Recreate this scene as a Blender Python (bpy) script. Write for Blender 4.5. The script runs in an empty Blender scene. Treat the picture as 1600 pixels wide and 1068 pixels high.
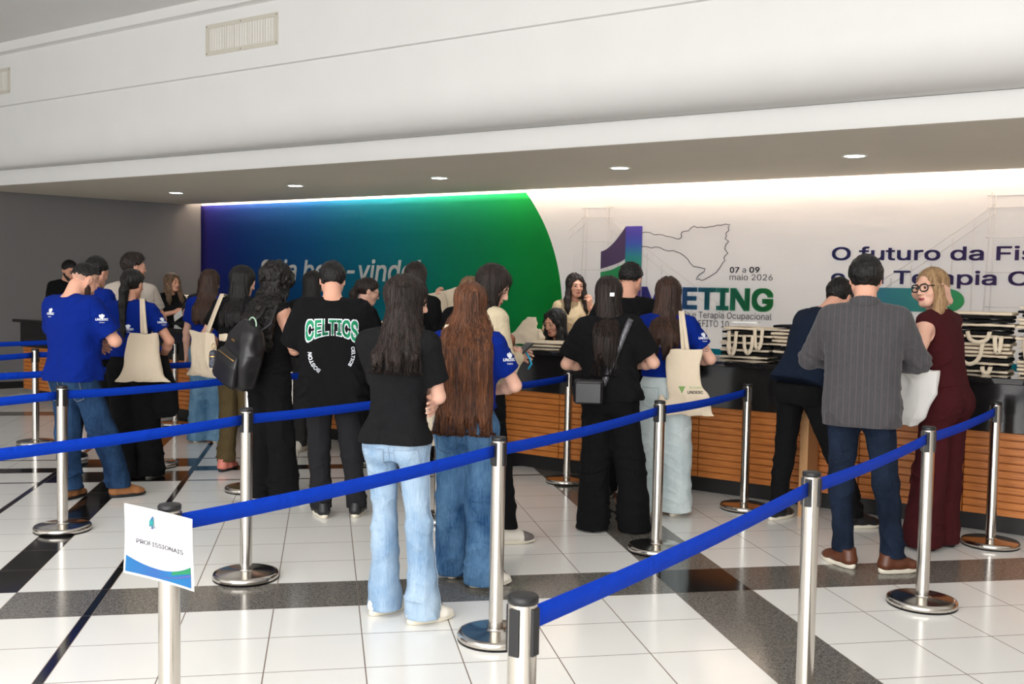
import bpy, bmesh, math, random
import numpy as np
from mathutils import Matrix, Vector
from mathutils.bvhtree import BVHTree

# ---------------------------------------------------------------- camera, sky, big lights, exposure
SC = bpy.context.scene
_cam = bpy.data.cameras.new('camera'); CAM = bpy.data.objects.new('camera', _cam); SC.collection.objects.link(CAM)
_cam.sensor_width = 36.0; _cam.lens = 1570.0/1600.0*36.0; _cam.clip_start = 0.05; _cam.clip_end = 200
_yaw, _pit, _rol = math.radians(10.53-45.0), math.radians(3.07), math.radians(1.07)
_F = Vector((math.sin(_yaw)*math.cos(_pit), math.cos(_yaw)*math.cos(_pit), -math.sin(_pit)))
_r0 = Vector((math.cos(_yaw), -math.sin(_yaw), 0)); _u0 = _r0.cross(_F)
_R = _r0*math.cos(_rol)+_u0*math.sin(_rol); _U = _u0*math.cos(_rol)-_r0*math.sin(_rol)
CAM.matrix_world = Matrix(((_R.x,_U.x,-_F.x,0),(_R.y,_U.y,-_F.y,0),(_R.z,_U.z,-_F.z,1.6),(0,0,0,1)))
_cam.dof.use_dof = True; _cam.dof.focus_distance = 6.0; _cam.dof.aperture_fstop = 9.0
SC.camera = CAM
SC.view_settings.view_transform = 'Standard'; SC.view_settings.look = 'None'
SC.view_settings.exposure = 0.38; SC.view_settings.gamma = 1.0; SC.view_settings.use_curve_mapping = False
_w = bpy.data.worlds.new('daylight'); SC.world = _w; _w.use_nodes = True
_w.node_tree.nodes['Background'].inputs[0].default_value = (1.0, .995, .988, 1)
_w.node_tree.nodes['Background'].inputs[1].default_value = 1.15
def area(name, loc, target, sx, sy, watt, col):
    l = bpy.data.lights.new(name, 'AREA'); l.shape = 'RECTANGLE'; l.size = sx; l.size_y = sy; l.energy = watt; l.color = col
    o = bpy.data.objects.new(name, l); SC.collection.objects.link(o); o.location = loc
    o.rotation_euler = (Vector(target)-Vector(loc)).to_track_quat('-Z', 'Y').to_euler(); return o
area('daylight_from_street_windows', (1.0,-6.5,2.3), (-4.0,6.0,1.2), 11.0, 3.6, 760, (1.0,.996,.99))
area('added_overhead_fill', (-2.2,-.6,4.56), (-2.2,-.6,0), 7.0, 4.5, 165, (1.0,.985,.96))  # unseen overhead fill, added to brighten the floor
# ---------------------------------------------------------------- helpers
def rot3(ax, ang):
    c, s = math.cos(ang), math.sin(ang)
    if ax == 'x': return np.array([[1,0,0],[0,c,-s],[0,s,c]], float)
    if ax == 'y': return np.array([[c,0,s],[0,1,0],[-s,0,c]], float)
    return np.array([[c,-s,0],[s,c,0],[0,0,1]], float)
def mat4(R=None, t=(0,0,0)):
    M = np.eye(4)
    if R is not None: M[:3,:3] = R
    M[:3,3] = t
    return M
def xf(M, p): return M[:3,:3] @ np.asarray(p, float) + M[:3,3]
def unit(v):
    v = np.asarray(v, float); return v/(np.linalg.norm(v)+1e-12)

_rng = np.random.RandomState(7)
LAT = _rng.rand(32,32,32).astype(np.float32)*2-1
def vnoise(x, y, z):
    xi = np.floor(x).astype(np.int32); yi = np.floor(y).astype(np.int32); zi = np.floor(z).astype(np.int32)
    fx, fy, fz = x-xi, y-yi, z-zi
    fx = fx*fx*(3-2*fx); fy = fy*fy*(3-2*fy); fz = fz*fz*(3-2*fz)
    x0, y0, z0 = xi & 31, yi & 31, zi & 31
    x1, y1, z1 = (xi+1) & 31, (yi+1) & 31, (zi+1) & 31
    a = LAT[x0,y0,z0]*(1-fx)+LAT[x1,y0,z0]*fx
    b = LAT[x0,y1,z0]*(1-fx)+LAT[x1,y1,z0]*fx
    c = LAT[x0,y0,z1]*(1-fx)+LAT[x1,y0,z1]*fx
    d = LAT[x0,y1,z1]*(1-fx)+LAT[x1,y1,z1]*fx
    return (a*(1-fy)+b*fy)*(1-fz)+(c*(1-fy)+d*fy)*fz

class Vol:
    """signed distance volume that organic shapes are blended into"""
    def __init__(s, lo, hi, h):
        s.lo = np.array(lo, np.float32)-2*h; s.h = h
        s.n = np.ceil((np.array(hi)+2*h-s.lo)/h).astype(int)+1
        s.ax = [s.lo[i]+h*np.arange(s.n[i], dtype=np.float32) for i in range(3)]
        s.D = np.full(s.n, 1.0, np.float32)
    def box(s, lo, hi):
        sl = []
        for i in range(3):
            a = int(max(0, math.floor((lo[i]-s.lo[i])/s.h))); b = int(min(s.n[i], math.ceil((hi[i]-s.lo[i])/s.h)+1))
            if b <= a: return None
            sl.append(slice(a, b))
        g = (s.ax[0][sl[0]][:,None,None], s.ax[1][sl[1]][None,:,None], s.ax[2][sl[2]][None,None,:])
        return tuple(sl), g
    def put(s, fn, lo, hi, k=0.0, op='u'):
        m = max(k, 0)+3*s.h
        r = s.box(np.array(lo)-m, np.array(hi)+m)
        if r is None: return s
        sl, g = r
        d = fn(*g).astype(np.float32); c = s.D[sl]
        if op == 'u':
            if k > 0:
                hh = np.maximum(k-np.abs(c-d), 0)/k
                s.D[sl] = np.minimum(c, d)-hh*hh*k*0.25
            else: s.D[sl] = np.minimum(c, d)
        elif op == 's':
            d = -d
            if k > 0:
                hh = np.maximum(k-np.abs(c-d), 0)/k
                s.D[sl] = np.maximum(c, d)+hh*hh*k*0.25
            else: s.D[sl] = np.maximum(c, d)
        return s
    def cone(s, a, b, r1, r2, k=0.0, op='u', flat=None):
        a = np.asarray(a, float); b = np.asarray(b, float); ba = b-a; L = float(ba@ba)+1e-12
        r = max(r1, r2); lo = np.minimum(a, b)-r; hi = np.maximum(a, b)+r
        if flat is not None:
            fax, ff = unit(flat[0]), flat[1]
            lo -= r*max(ff-1,0); hi += r*max(ff-1,0)
        def fn(X, Y, Z):
            px, py, pz = X-a[0], Y-a[1], Z-a[2]
            t = np.clip((px*ba[0]+py*ba[1]+pz*ba[2])/L, 0, 1)
            qx, qy, qz = px-t*ba[0], py-t*ba[1], pz-t*ba[2]
            if flat is not None:
                u = qx*fax[0]+qy*fax[1]+qz*fax[2]; w = u*(1/ff-1)
                qx = qx+w*fax[0]; qy = qy+w*fax[1]; qz = qz+w*fax[2]
            return np.sqrt(qx*qx+qy*qy+qz*qz)-(r1+(r2-r1)*t)
        return s.put(fn, lo, hi, k, op)
    def chain(s, pts, rs, k=0.0, flat=None):
        for i in range(len(pts)-1): s.cone(pts[i], pts[i+1], rs[i], rs[i+1], k, 'u', flat)
        return s
    def ell(s, c, r, k=0.0, op='u', M=None):
        c = np.asarray(c, float); r = np.asarray(r, float)
        if M is None: R = np.eye(3); cc = c
        else: R = M[:3,:3]; cc = xf(M, c)
        e = np.sqrt(((R*r)**2).sum(1)); mr = float(r.min())
        def fn(X, Y, Z):
            px, py, pz = X-cc[0], Y-cc[1], Z-cc[2]
            q = 0; g = 0
            for i in range(3):
                u = (px*R[0,i]+py*R[1,i]+pz*R[2,i])/r[i]
                q = q+u*u; g = g+(u/r[i])**2
            q = np.sqrt(q)
            return q*(q-1)/(np.sqrt(g)+1e-6)
        return s.put(fn, cc-e, cc+e, k, op)
    def loft(s, tab, k=0.0, M=None, p=2.3, op='u'):
        """rows (z, cx, cy, a, b): elliptical sections along z of frame M"""
        t = np.array(tab, float); o = np.argsort(t[:,0]); t = t[o]
        zz = np.linspace(t[0,0], t[-1,0], 120)
        def smooth(c):
            y = np.interp(zz, t[:,0], c)
            w = np.ones(9)/9; yp = np.pad(y, 4, mode='edge')
            return np.convolve(yp, w, 'valid')
        cols = [smooth(t[:,i]) for i in range(1, 5)]
        ex = max((abs(t[:,1])+t[:,3]).max(), (abs(t[:,2])+t[:,4]).max())
        R = np.eye(3) if M is None else M[:3,:3]; T = np.zeros(3) if M is None else M[:3,3]
        cs = np.array([[x, y, z] for x in (-ex, ex) for y in (-ex, ex) for z in (t[0,0], t[-1,0])])@R.T+T
        def fn(X, Y, Z):
            px, py, pz = X-T[0], Y-T[1], Z-T[2]
            x = px*R[0,0]+py*R[1,0]+pz*R[2,0]; y = px*R[0,1]+py*R[1,1]+pz*R[2,1]; z = px*R[0,2]+py*R[1,2]+pz*R[2,2]
            cx = np.interp(z, zz, cols[0]); cy = np.interp(z, zz, cols[1]); a = np.interp(z, zz, cols[2]); b = np.interp(z, zz, cols[3])
            q = (np.abs((x-cx)/a)**p+np.abs((y-cy)/b)**p)**(1/p)
            d = (q-1)*np.minimum(a, b)
            return np.maximum(d, np.maximum(zz[0]-z, z-zz[-1]))
        return s.put(fn, cs.min(0), cs.max(0), k, op)
    def plane(s, pt, n, lo=None, hi=None):
        """keep the side the normal points away from"""
        n = unit(n); pt = np.asarray(pt, float)
        lo = s.lo if lo is None else lo; hi = s.lo+s.h*s.n if hi is None else hi
        r = s.box(lo, hi)
        if r is None: return s
        sl, (X, Y, Z) = r
        d = (X-pt[0])*n[0]+(Y-pt[1])*n[1]+(Z-pt[2])*n[2]
        s.D[sl] = np.maximum(s.D[sl], d.astype(np.float32))
        return s
    def warp(s, fn, band=0.03):
        """push the surface out or in by fn(x, y, z)"""
        i = np.nonzero(np.abs(s.D) < band)
        x, y, z = s.ax[0][i[0]], s.ax[1][i[1]], s.ax[2][i[2]]
        s.D[i] -= fn(x, y, z).astype(np.float32)
        return s
    def clip(s, fn):
        """intersect with fn(x, y, z) <= 0 near the surface and inside"""
        i = np.nonzero(s.D < 0.03)
        x, y, z = s.ax[0][i[0]], s.ax[1][i[1]], s.ax[2][i[2]]
        s.D[i] = np.maximum(s.D[i], fn(x, y, z).astype(np.float32))
        return s
    def mesh(s):
        D = s.D; D[0], D[-1] = 1, 1; D[:,0], D[:,-1] = 1, 1; D[:,:,0], D[:,:,-1] = 1, 1
        S = D < 0; n = D.shape
        c8 = np.zeros((n[0]-1, n[1]-1, n[2]-1), np.uint8)
        for a in (0,1):
            for b in (0,1):
                for c in (0,1): c8 += S[a:n[0]-1+a, b:n[1]-1+b, c:n[2]-1+c]
        act = (c8 > 0) & (c8 < 8); ii, jj, kk = np.nonzero(act); N = len(ii)
        if N == 0: return np.zeros((0,3)), np.zeros((0,4), int)
        cor = [(a,b,c) for a in (0,1) for b in (0,1) for c in (0,1)]
        dv = {q: D[ii+q[0], jj+q[1], kk+q[2]] for q in cor}
        acc = np.zeros((N,3)); cnt = np.zeros(N)
        for q in cor:
            for ax in range(3):
                if q[ax] == 0:
                    r = list(q); r[ax] = 1; r = tuple(r)
                    da, db = dv[q], dv[r]; m = (da < 0) != (db < 0)
                    t = da[m]/(da[m]-db[m]); e = np.array(q, float)[None,:].repeat(m.sum(), 0); e[:,ax] += t
                    acc[m] += e; cnt[m] += 1
        V = s.lo+s.h*(np.stack([ii,jj,kk], 1)+acc/cnt[:,None])
        mp = np.full(act.shape, -1, np.int32); mp[ii,jj,kk] = np.arange(N)
        F = []
        for ax in range(3):
            A = [slice(1,-1)]*3; A[ax] = slice(0,-1); B = [slice(1,-1)]*3; B[ax] = slice(1,None)
            s0, s1 = S[tuple(A)], S[tuple(B)]
            for sg in (0,1):
                e = np.nonzero((s0 != s1) & (s0 == bool(sg)))
                p = [e[0]+1, e[1]+1, e[2]+1]; p[ax] = p[ax]-1
                u, v = (ax+1)%3, (ax+2)%3
                def cell(du, dv_):
                    q = [p[0], p[1], p[2]]; q[u] = q[u]-du; q[v] = q[v]-dv_
                    return mp[q[0], q[1], q[2]]
                f = np.stack([cell(1,1), cell(0,1), cell(0,0), cell(1,0)], 1)
                F.append(f if sg else f[:,::-1])
        return V, np.concatenate(F)

# ---------------------------------------------------------------- objects
def link(o, parent=None):
    bpy.context.scene.collection.objects.link(o)
    if parent is not None: o.parent = parent
    return o
def raw_mesh(name, V, F, mat=None, parent=None, smooth=True):
    V = np.asarray(V, np.float32)
    me = bpy.data.meshes.new(name)
    if isinstance(F, np.ndarray) and F.ndim == 2:
        k = F.shape[1]; nf = len(F)
        me.vertices.add(len(V)); me.vertices.foreach_set('co', V.ravel())
        me.loops.add(nf*k); me.loops.foreach_set('vertex_index', F.astype(np.int32).ravel())
        me.polygons.add(nf); me.polygons.foreach_set('loop_start', np.arange(0, nf*k, k, dtype=np.int32))
        me.update(calc_edges=True)
    else:
        me.from_pydata([tuple(map(float, v)) for v in V], [], [tuple(int(i) for i in f) for f in F]); me.update()
    me.polygons.foreach_set('use_smooth', np.full(len(me.polygons), bool(smooth)))
    o = bpy.data.objects.new(name, me)
    for m in (mat if isinstance(mat, (list, tuple)) else [mat] if mat else []): me.materials.append(m)
    return link(o, parent)
def tag(o, label, cat=None, group=None, kind=None):
    o['label'] = label
    if cat: o['category'] = cat
    if group: o['group'] = group
    if kind: o['kind'] = kind
    return o
def thing(name, label, cat, loc=(0,0,0), rz=0.0, group=None):
    o = bpy.data.objects.new(name, None); o.empty_display_size = 0.1
    o.location = loc; o.rotation_euler = (0,0,rz)
    link(o); tag(o, label, cat, group)
    return o
def structure(o, label=None, cat='structure'):
    o['kind'] = 'structure'
    if label: o['label'] = label; o['category'] = cat
    return o
def dup(o, parent=None):
    c = o.copy(); bpy.context.scene.collection.objects.link(c)
    if parent is not None: c.parent = parent
    for ch in list(o.children): dup(ch, c)
    return c

class MB:
    """collects simple solids into one mesh"""
    def __init__(s): s.V = []; s.F = []; s.S = []
    def add(s, V, F, smooth=False):
        o = len(s.V); s.V += [tuple(v) for v in V]; s.F += [tuple(i+o for i in f) for f in F]; s.S += [smooth]*len(F); return s
    def box(s, lo, hi, M=None):
        x0,y0,z0 = lo; x1,y1,z1 = hi
        V = [(x0,y0,z0),(x1,y0,z0),(x1,y1,z0),(x0,y1,z0),(x0,y0,z1),(x1,y0,z1),(x1,y1,z1),(x0,y1,z1)]
        if M is not None: V = [xf(M, v) for v in V]
        return s.add(V, [(0,3,2,1),(4,5,6,7),(0,1,5,4),(1,2,6,5),(2,3,7,6),(3,0,4,7)])
    def lathe(s, prof, n=40, M=None, smooth=True):
        V = []; F = []; m = len(prof)
        for i in range(n):
            a = 2*math.pi*i/n
            for r, z in prof: V.append((r*math.cos(a), r*math.sin(a), z))
        for i in range(n):
            j = (i+1)%n
            for k in range(m-1): F.append((i*m+k, j*m+k, j*m+k+1, i*m+k+1))
        if M is not None: V = [xf(M, v) for v in V]
        return s.add(V, F, smooth)
    def tube(s, pts, r, n=8, flat=None, cap=True):
        pts = [np.asarray(p, float) for p in pts]; m = len(pts)
        rs = r if isinstance(r, (list, tuple, np.ndarray)) else [r]*m
        V = []; F = []; up = None
        for i, p in enumerate(pts):
            d = unit(pts[min(i+1,m-1)]-pts[max(i-1,0)])
            if up is None: up = unit(np.cross(d, (0,0,1) if abs(d[2]) < .9 else (1,0,0)))
            up = unit(up-d*(up@d)); w = np.cross(d, up)
            for k in range(n):
                a = 2*math.pi*k/n; V.append(p+rs[i]*(math.cos(a)*up+math.sin(a)*w))
        for i in range(m-1):
            for k in range(n):
                F.append((i*n+k, i*n+(k+1)%n, (i+1)*n+(k+1)%n, (i+1)*n+k))
        if cap: F.append(tuple(range(n))[::-1]); F.append(tuple((m-1)*n+k for k in range(n)))
        return s.add(V, F, True)
    def band(s, pts, wid, nor, th=0.003):
        """a strap: centre points, half-width vectors, normals"""
        V = []; F = []; m = len(pts)
        for p, w, n_ in zip(pts, wid, nor):
            p = np.asarray(p, float); w = np.asarray(w, float); q = unit(n_)*th/2
            V += [p-w-q, p+w-q, p+w+q, p-w+q]
        for i in range(m-1):
            for k in range(4): F.append((i*4+k, i*4+(k+1)%4, (i+1)*4+(k+1)%4, (i+1)*4+k))
        F += [(3,2,1,0), tuple((m-1)*4+k for k in range(4))]
        return s.add(V, F, True)
    def prism(s, poly, y0, y1, M=None):
        """polygon in xz, thick along y"""
        n = len(poly); V = [(x, y0, z) for x, z in poly]+[(x, y1, z) for x, z in poly]
        if M is not None: V = [xf(M, v) for v in V]
        F = [tuple(range(n)), tuple(range(n, 2*n))[::-1]]+[(i, i+n, (i+1)%n+n, (i+1)%n) for i in range(n)]
        return s.add(V, F)
    def build(s, name, mat, parent=None, bevel=0, seg=2):
        me = bpy.data.meshes.new(name); me.from_pydata([tuple(map(float, v)) for v in s.V], [], s.F)
        me.polygons.foreach_set('use_smooth', s.S); me.update()
        bm = bmesh.new(); bm.from_mesh(me); bmesh.ops.recalc_face_normals(bm, faces=bm.faces); bm.to_mesh(me); bm.free()
        o = bpy.data.objects.new(name, me)
        if mat: me.materials.append(mat)
        link(o, parent)
        if bevel:
            b = o.modifiers.new('bevel', 'BEVEL'); b.width = bevel; b.segments = seg; b.limit_method = 'ANGLE'; b.angle_limit = math.radians(40)
        return o

def ui_font():
    """the sans-serif that comes with Blender, else its built-in one"""
    try:
        import os
        return bpy.data.fonts.load(os.path.join(bpy.utils.system_resource('DATAFILES'), 'fonts', 'Inter.woff2'))
    except Exception: return None
FONT = ui_font()
def text_mesh(txt, size=1.0, bold=0.0, shear=0.0, sx=1.0, spacing=1.0, align='LEFT', res=4):
    """vertices (x, y) and faces of flat lettering"""
    cu = bpy.data.curves.new('lettering', 'FONT'); cu.body = txt; cu.size = size;  cu.shear = shear
    cu.space_character = spacing; cu.align_x = align; cu.resolution_u = res; cu.fill_mode = 'FRONT'
    if FONT: cu.font = FONT
    o = bpy.data.objects.new('lettering', cu); bpy.context.scene.collection.objects.link(o)
    dg = bpy.context.evaluated_depsgraph_get(); dg.update()
    me = bpy.data.meshes.new_from_object(o.evaluated_get(dg))
    V = np.array([v.co[:] for v in me.vertices]).reshape(-1,3)
    F = [tuple(p.vertices) for p in me.polygons]
    bpy.data.objects.remove(o); bpy.data.curves.remove(cu); bpy.data.meshes.remove(me)
    if bold and len(V):
        n = len(V); d = [(a*bold, b*bold) for a, b in ((-1,-1),(-1,1),(1,-1),(1,1),(0,0),(-1,0),(1,0))]
        V = np.concatenate([V+np.array([a, b, 0]) for a, b in d]); F = [tuple(i+k*n for i in f) for k in range(len(d)) for f in F]
    if len(V): V[:,0] *= sx
    return V, F

# ---------------------------------------------------------------- materials
_mats = {}
def srgb(c):
    c = np.array(c, float)/255.0
    return tuple(np.where(c <= .04045, c/12.92, ((c+.055)/1.055)**2.4))
class NT:
    def __init__(s, name):
        s.m = bpy.data.materials.new(name); s.m.use_nodes = True; s.t = s.m.node_tree; s.t.nodes.clear()
        s.out = s.n('ShaderNodeOutputMaterial'); s.b = s.n('ShaderNodeBsdfPrincipled'); s.l(s.b.outputs[0], s.out.inputs[0])
    def n(s, t, **kw):
        q = s.t.nodes.new(t)
        for k, v in kw.items(): setattr(q, k, v)
        return q
    def l(s, a, b): s.t.links.new(a, b)
    def val(s, **kw):
        for k, v in kw.items():
            i = s.b.inputs[k.replace('_', ' ')]
            i.default_value = (*v, 1) if isinstance(v, (tuple, list)) and len(v) == 3 and 'Radius' not in k else v
        return s
    def coord(s, scale=(1,1,1), kind='Object', rot=(0,0,0)):
        c = s.n('ShaderNodeTexCoord'); m = s.n('ShaderNodeMapping'); m.inputs['Scale'].default_value = scale; m.inputs['Rotation'].default_value = rot
        s.l(c.outputs[kind], m.inputs[0]); return m.outputs[0]
    def noise(s, vec, scale=5, detail=3, rough=.5):
        q = s.n('ShaderNodeTexNoise'); q.inputs['Scale'].default_value = scale; q.inputs['Detail'].default_value = detail; q.inputs['Roughness'].default_value = rough
        s.l(vec, q.inputs['Vector']); return q.outputs[0]
    def ramp(s, fac, stops, interp='LINEAR'):
        q = s.n('ShaderNodeValToRGB'); q.color_ramp.interpolation = interp; e = q.color_ramp.elements
        while len(e) < len(stops): e.new(0.5)
        for i, (p, c) in enumerate(stops): e[i].position = p; e[i].color = (*c, 1) if len(c) == 3 else c
        s.l(fac, q.inputs[0]); return q.outputs[0]
    def mix(s, fac, a, b):
        q = s.n('ShaderNodeMix', data_type='RGBA')
        for v, i in ((fac, 0), (a, 6), (b, 7)):
            if hasattr(v, 'links'): s.l(v, q.inputs[i])
            elif i == 0: q.inputs[0].default_value = v
            else: q.inputs[i].default_value = (*v, 1)
        return q.outputs[2]
    def math(s, op, a, b=0.0, c=0.0):
        q = s.n('ShaderNodeMath', operation=op)
        for i, v in enumerate((a, b, c)):
            if hasattr(v, 'links'): s.l(v, q.inputs[i])
            else: q.inputs[i].default_value = v
        return q.outputs[0]
    def bump(s, h, strength=.3, dist=.01):
        q = s.n('ShaderNodeBump'); q.inputs['Strength'].default_value = strength; q.inputs['Distance'].default_value = dist
        s.l(h, q.inputs['Height']); s.l(q.outputs[0], s.b.inputs['Normal']); return s
    def col(s, c):
        if hasattr(c, 'links'): s.l(c, s.b.inputs['Base Color'])
        else: s.b.inputs['Base Color'].default_value = (*c, 1)
        return s
def cached(f):
    def g(*a, **k):
        key = (f.__name__, a, tuple(sorted(k.items())))
        if key not in _mats: _mats[key] = f(*a, **k)
        return _mats[key]
    return g
@cached
def plain(name, rgb, rough=.5, metal=0.0, spec=.5):
    q = NT(name); c = srgb(rgb)
    v = q.noise(q.coord(), 9, 3)
    q.col(q.mix(q.math('MULTIPLY', v, .12), c, tuple(x*.8 for x in c))).val(Roughness=rough, Metallic=metal, Specular_IOR_Level=spec)
    return q.m
@cached
def cloth(name, rgb, weave=900, rough=.9, var=.25, sheen=.15):
    q = NT(name); c = srgb(rgb); v = q.coord()
    big = q.noise(v, 14, 4); fine = q.noise(v, weave, 2)
    q.col(q.mix(q.math('MULTIPLY', big, var), c, tuple(x*.62 for x in c)))
    h = q.math('ADD', q.math('MULTIPLY', fine, .18), q.math('MULTIPLY', q.noise(q.coord((1,1,.6)), 17, 5, .6), 1.0))
    q.bump(h, .6, .022).val(Roughness=rough, Specular_IOR_Level=.15)
    return q.m
@cached
def denim(name, rgb, light):
    q = NT(name); c = srgb(rgb); d = srgb(light)
    big = q.noise(q.coord((1,1,.55)), 7, 4, .6); streak = q.noise(q.coord((60,60,3)), 3, 3)
    f = q.math('ADD', q.math('MULTIPLY', big, .75), q.math('MULTIPLY', streak, .25))
    f2 = q.ramp(f, [(.36, (0,0,0)), (.64, (1,1,1))])
    q.col(q.mix(f2, c, d))
    h = q.math('ADD', q.math('MULTIPLY', q.noise(q.coord(), 700, 2), .2), q.math('MULTIPLY', q.noise(q.coord((1,1,1.7)), 16, 5, .62), 1.0))
    q.bump(h, .65, .022).val(Roughness=.88, Specular_IOR_Level=.15)
    return q.m
@cached
def skin(rgb):
    q = NT('skin'); c = srgb(rgb); v = q.noise(q.coord(), 30, 4)
    q.col(q.mix(q.math('MULTIPLY', v, .5), c, (c[0]*.86, c[1]*.72, c[2]*.68)))
    q.bump(q.noise(q.coord(), 320, 2), .08, .003)
    q.val(Roughness=.5, Specular_IOR_Level=.35, Subsurface_Weight=.12, Subsurface_Radius=(.8,.3,.15), Subsurface_Scale=.006)
    return q.m
@cached
def hairmat(rgb, rgb2, curl=0):
    q = NT('hair'); a = srgb(rgb); b = srgb(rgb2)
    sc = (90,90,5) if not curl else (60,60,30)
    v = q.noise(q.coord(sc), 1.6, 3, .6); w = q.noise(q.coord((26,26,2.5) if not curl else (14,14,9)), 1.0, 3)
    f = q.math('ADD', q.math('MULTIPLY', v, .6), q.math('MULTIPLY', w, .4))
    q.col(q.mix(q.ramp(f, [(.38,(0,0,0)),(.66,(1,1,1))]), a, b))
    q.bump(v, .7, .012).val(Roughness=.42, Specular_IOR_Level=.32)
    return q.m
@cached
def emit(name, rgb, strength):
    q = NT(name); q.val(Emission_Strength=strength); q.b.inputs['Emission Color'].default_value = (*rgb, 1); q.col(rgb); return q.m
# ---------------------------------------------------------------- people
UP = (0,0,1)
def torso_rows(sex, fat=1.0):
    if sex == 'f':
        r = [(.80,.150,.100,.0),(.86,.170,.115,-.010),(.92,.172,.118,-.012),(.98,.150,.104,-.004),(1.04,.132,.094,0),(1.12,.134,.098,.002),(1.20,.146,.112,.010),(1.27,.152,.108,.006),(1.33,.158,.092,-.006),(1.37,.150,.078,-.012),(1.405,.110,.064,-.016),(1.43,.066,.056,-.018)]
    else:
        r = [(.80,.150,.105,0),(.86,.163,.116,-.006),(.92,.163,.118,-.006),(.98,.158,.114,0),(1.04,.155,.112,.004),(1.12,.160,.116,.004),(1.20,.172,.124,.004),(1.27,.182,.122,0),(1.33,.186,.106,-.010),(1.37,.176,.088,-.016),(1.405,.128,.072,-.018),(1.43,.076,.062,-.020)]
    return [(z, 0, y, a*fat, b*fat) for z, a, b, y in r]
class Pose:
    def __init__(s, sex, lean=0, side=0, twist=0, head=(0,0,0), feet=((-.1,0,0),(.1,0,0)), seat=0.0):
        s.sex = sex; m = sex == 'm'
        s.hipz = .92-seat
        R = rot3('z', -math.radians(twist))@rot3('y', math.radians(side))@rot3('x', -math.radians(lean))
        s.T = mat4(R, np.array([0,0,s.hipz])-R@np.array([0,0,.92]))
        s.sh = [xf(s.T, (sx*(.178 if m else .158), -.012, 1.368 if m else 1.362)) for sx in (-1,1)]
        yaw, pit, rol = map(math.radians, head)
        n0 = xf(s.T, (0,-.018,1.425))
        Rn = R@rot3('x', -pit*.45)
        at = n0+Rn@np.array([0,.018,.085])
        Rh = rot3('z', -yaw)@rot3('x', -pit)@rot3('y', rol)
        s.n0 = n0; s.at = at
        s.Hd = mat4(Rh, at+Rh@np.array([0,.022,.078]))
        s.feet = feet
        s.top = max(xf(s.Hd, q)[2] for q in [(0,-.012,.118),(0,-.06,.1),(0,.04,.1),(0,-.10,.05)])
def arm_ik(sh, wr, hint, la=.282, lb=.245):
    wr = np.asarray(wr, float); d = wr-sh; L = np.linalg.norm(d)
    if L > (la+lb)*.995: d = d/L*(la+lb)*.995; wr = sh+d; L = (la+lb)*.995
    x = (la*la-lb*lb+L*L)/(2*L); hgt = math.sqrt(max(la*la-x*x, 0)); u = d/L
    h = np.asarray(hint, float); h = unit(h-u*(h@u))
    return sh+u*x+h*hgt, wr
def add_hand(v, wr, d, pn, side, curl=.5, k=.006):
    """palm, four fingers and a thumb; d points along the hand, pn out of the palm"""
    d = unit(d); pn = unit(np.asarray(pn, float)-d*(np.asarray(pn, float)@d)); lat = np.cross(pn, d)*side   # towards the thumb
    kn = []
    for i, off in enumerate((.030,.010,-.010,-.028)):
        b = wr+d*.012+lat*off*.55; e = wr+d*(.088-abs(i-1)*.004-(i == 3)*.006)+lat*off
        v.cone(b, e, .0125, .0105, .014); kn.append(e)
    v.ell((0,0,0), (.012,.036,.042), .012, M=mat4(np.stack([pn, lat, d], 1), wr+d*.05))
    for i, e in enumerate(kn):
        L = (.074,.082,.076,.060)[i]; p = e; a = 0
        spread = lat*(.10,.02,-.05,-.13)[i]
        for j, (f, r0, r1) in enumerate(((.45,.0092,.0084),(.30,.0084,.0077),(.25,.0077,.0068))):
            a += curl*(.55,.8,.6)[j]*(1+.12*i)
            q = p+unit(d*math.cos(a)+pn*math.sin(a)+spread*(1 if j == 0 else .4))*L*f
            v.cone(p, q, r0, r1, .004 if j else k); p = q
    p = wr+d*.022+lat*.022
    q = p+unit(d*.62+lat*.62+pn*.45)*.042; v.cone(p, q, .0135, .0110, .012)
    r = q+unit(d*.85+lat*.25+pn*(.35+.5*curl))*.032; v.cone(q, r, .0105, .0095, .004)
    t = r+unit(d*.9-lat*.05+pn*(.3+.6*curl))*.026; v.cone(r, t, .0095, .0078, .004)
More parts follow.
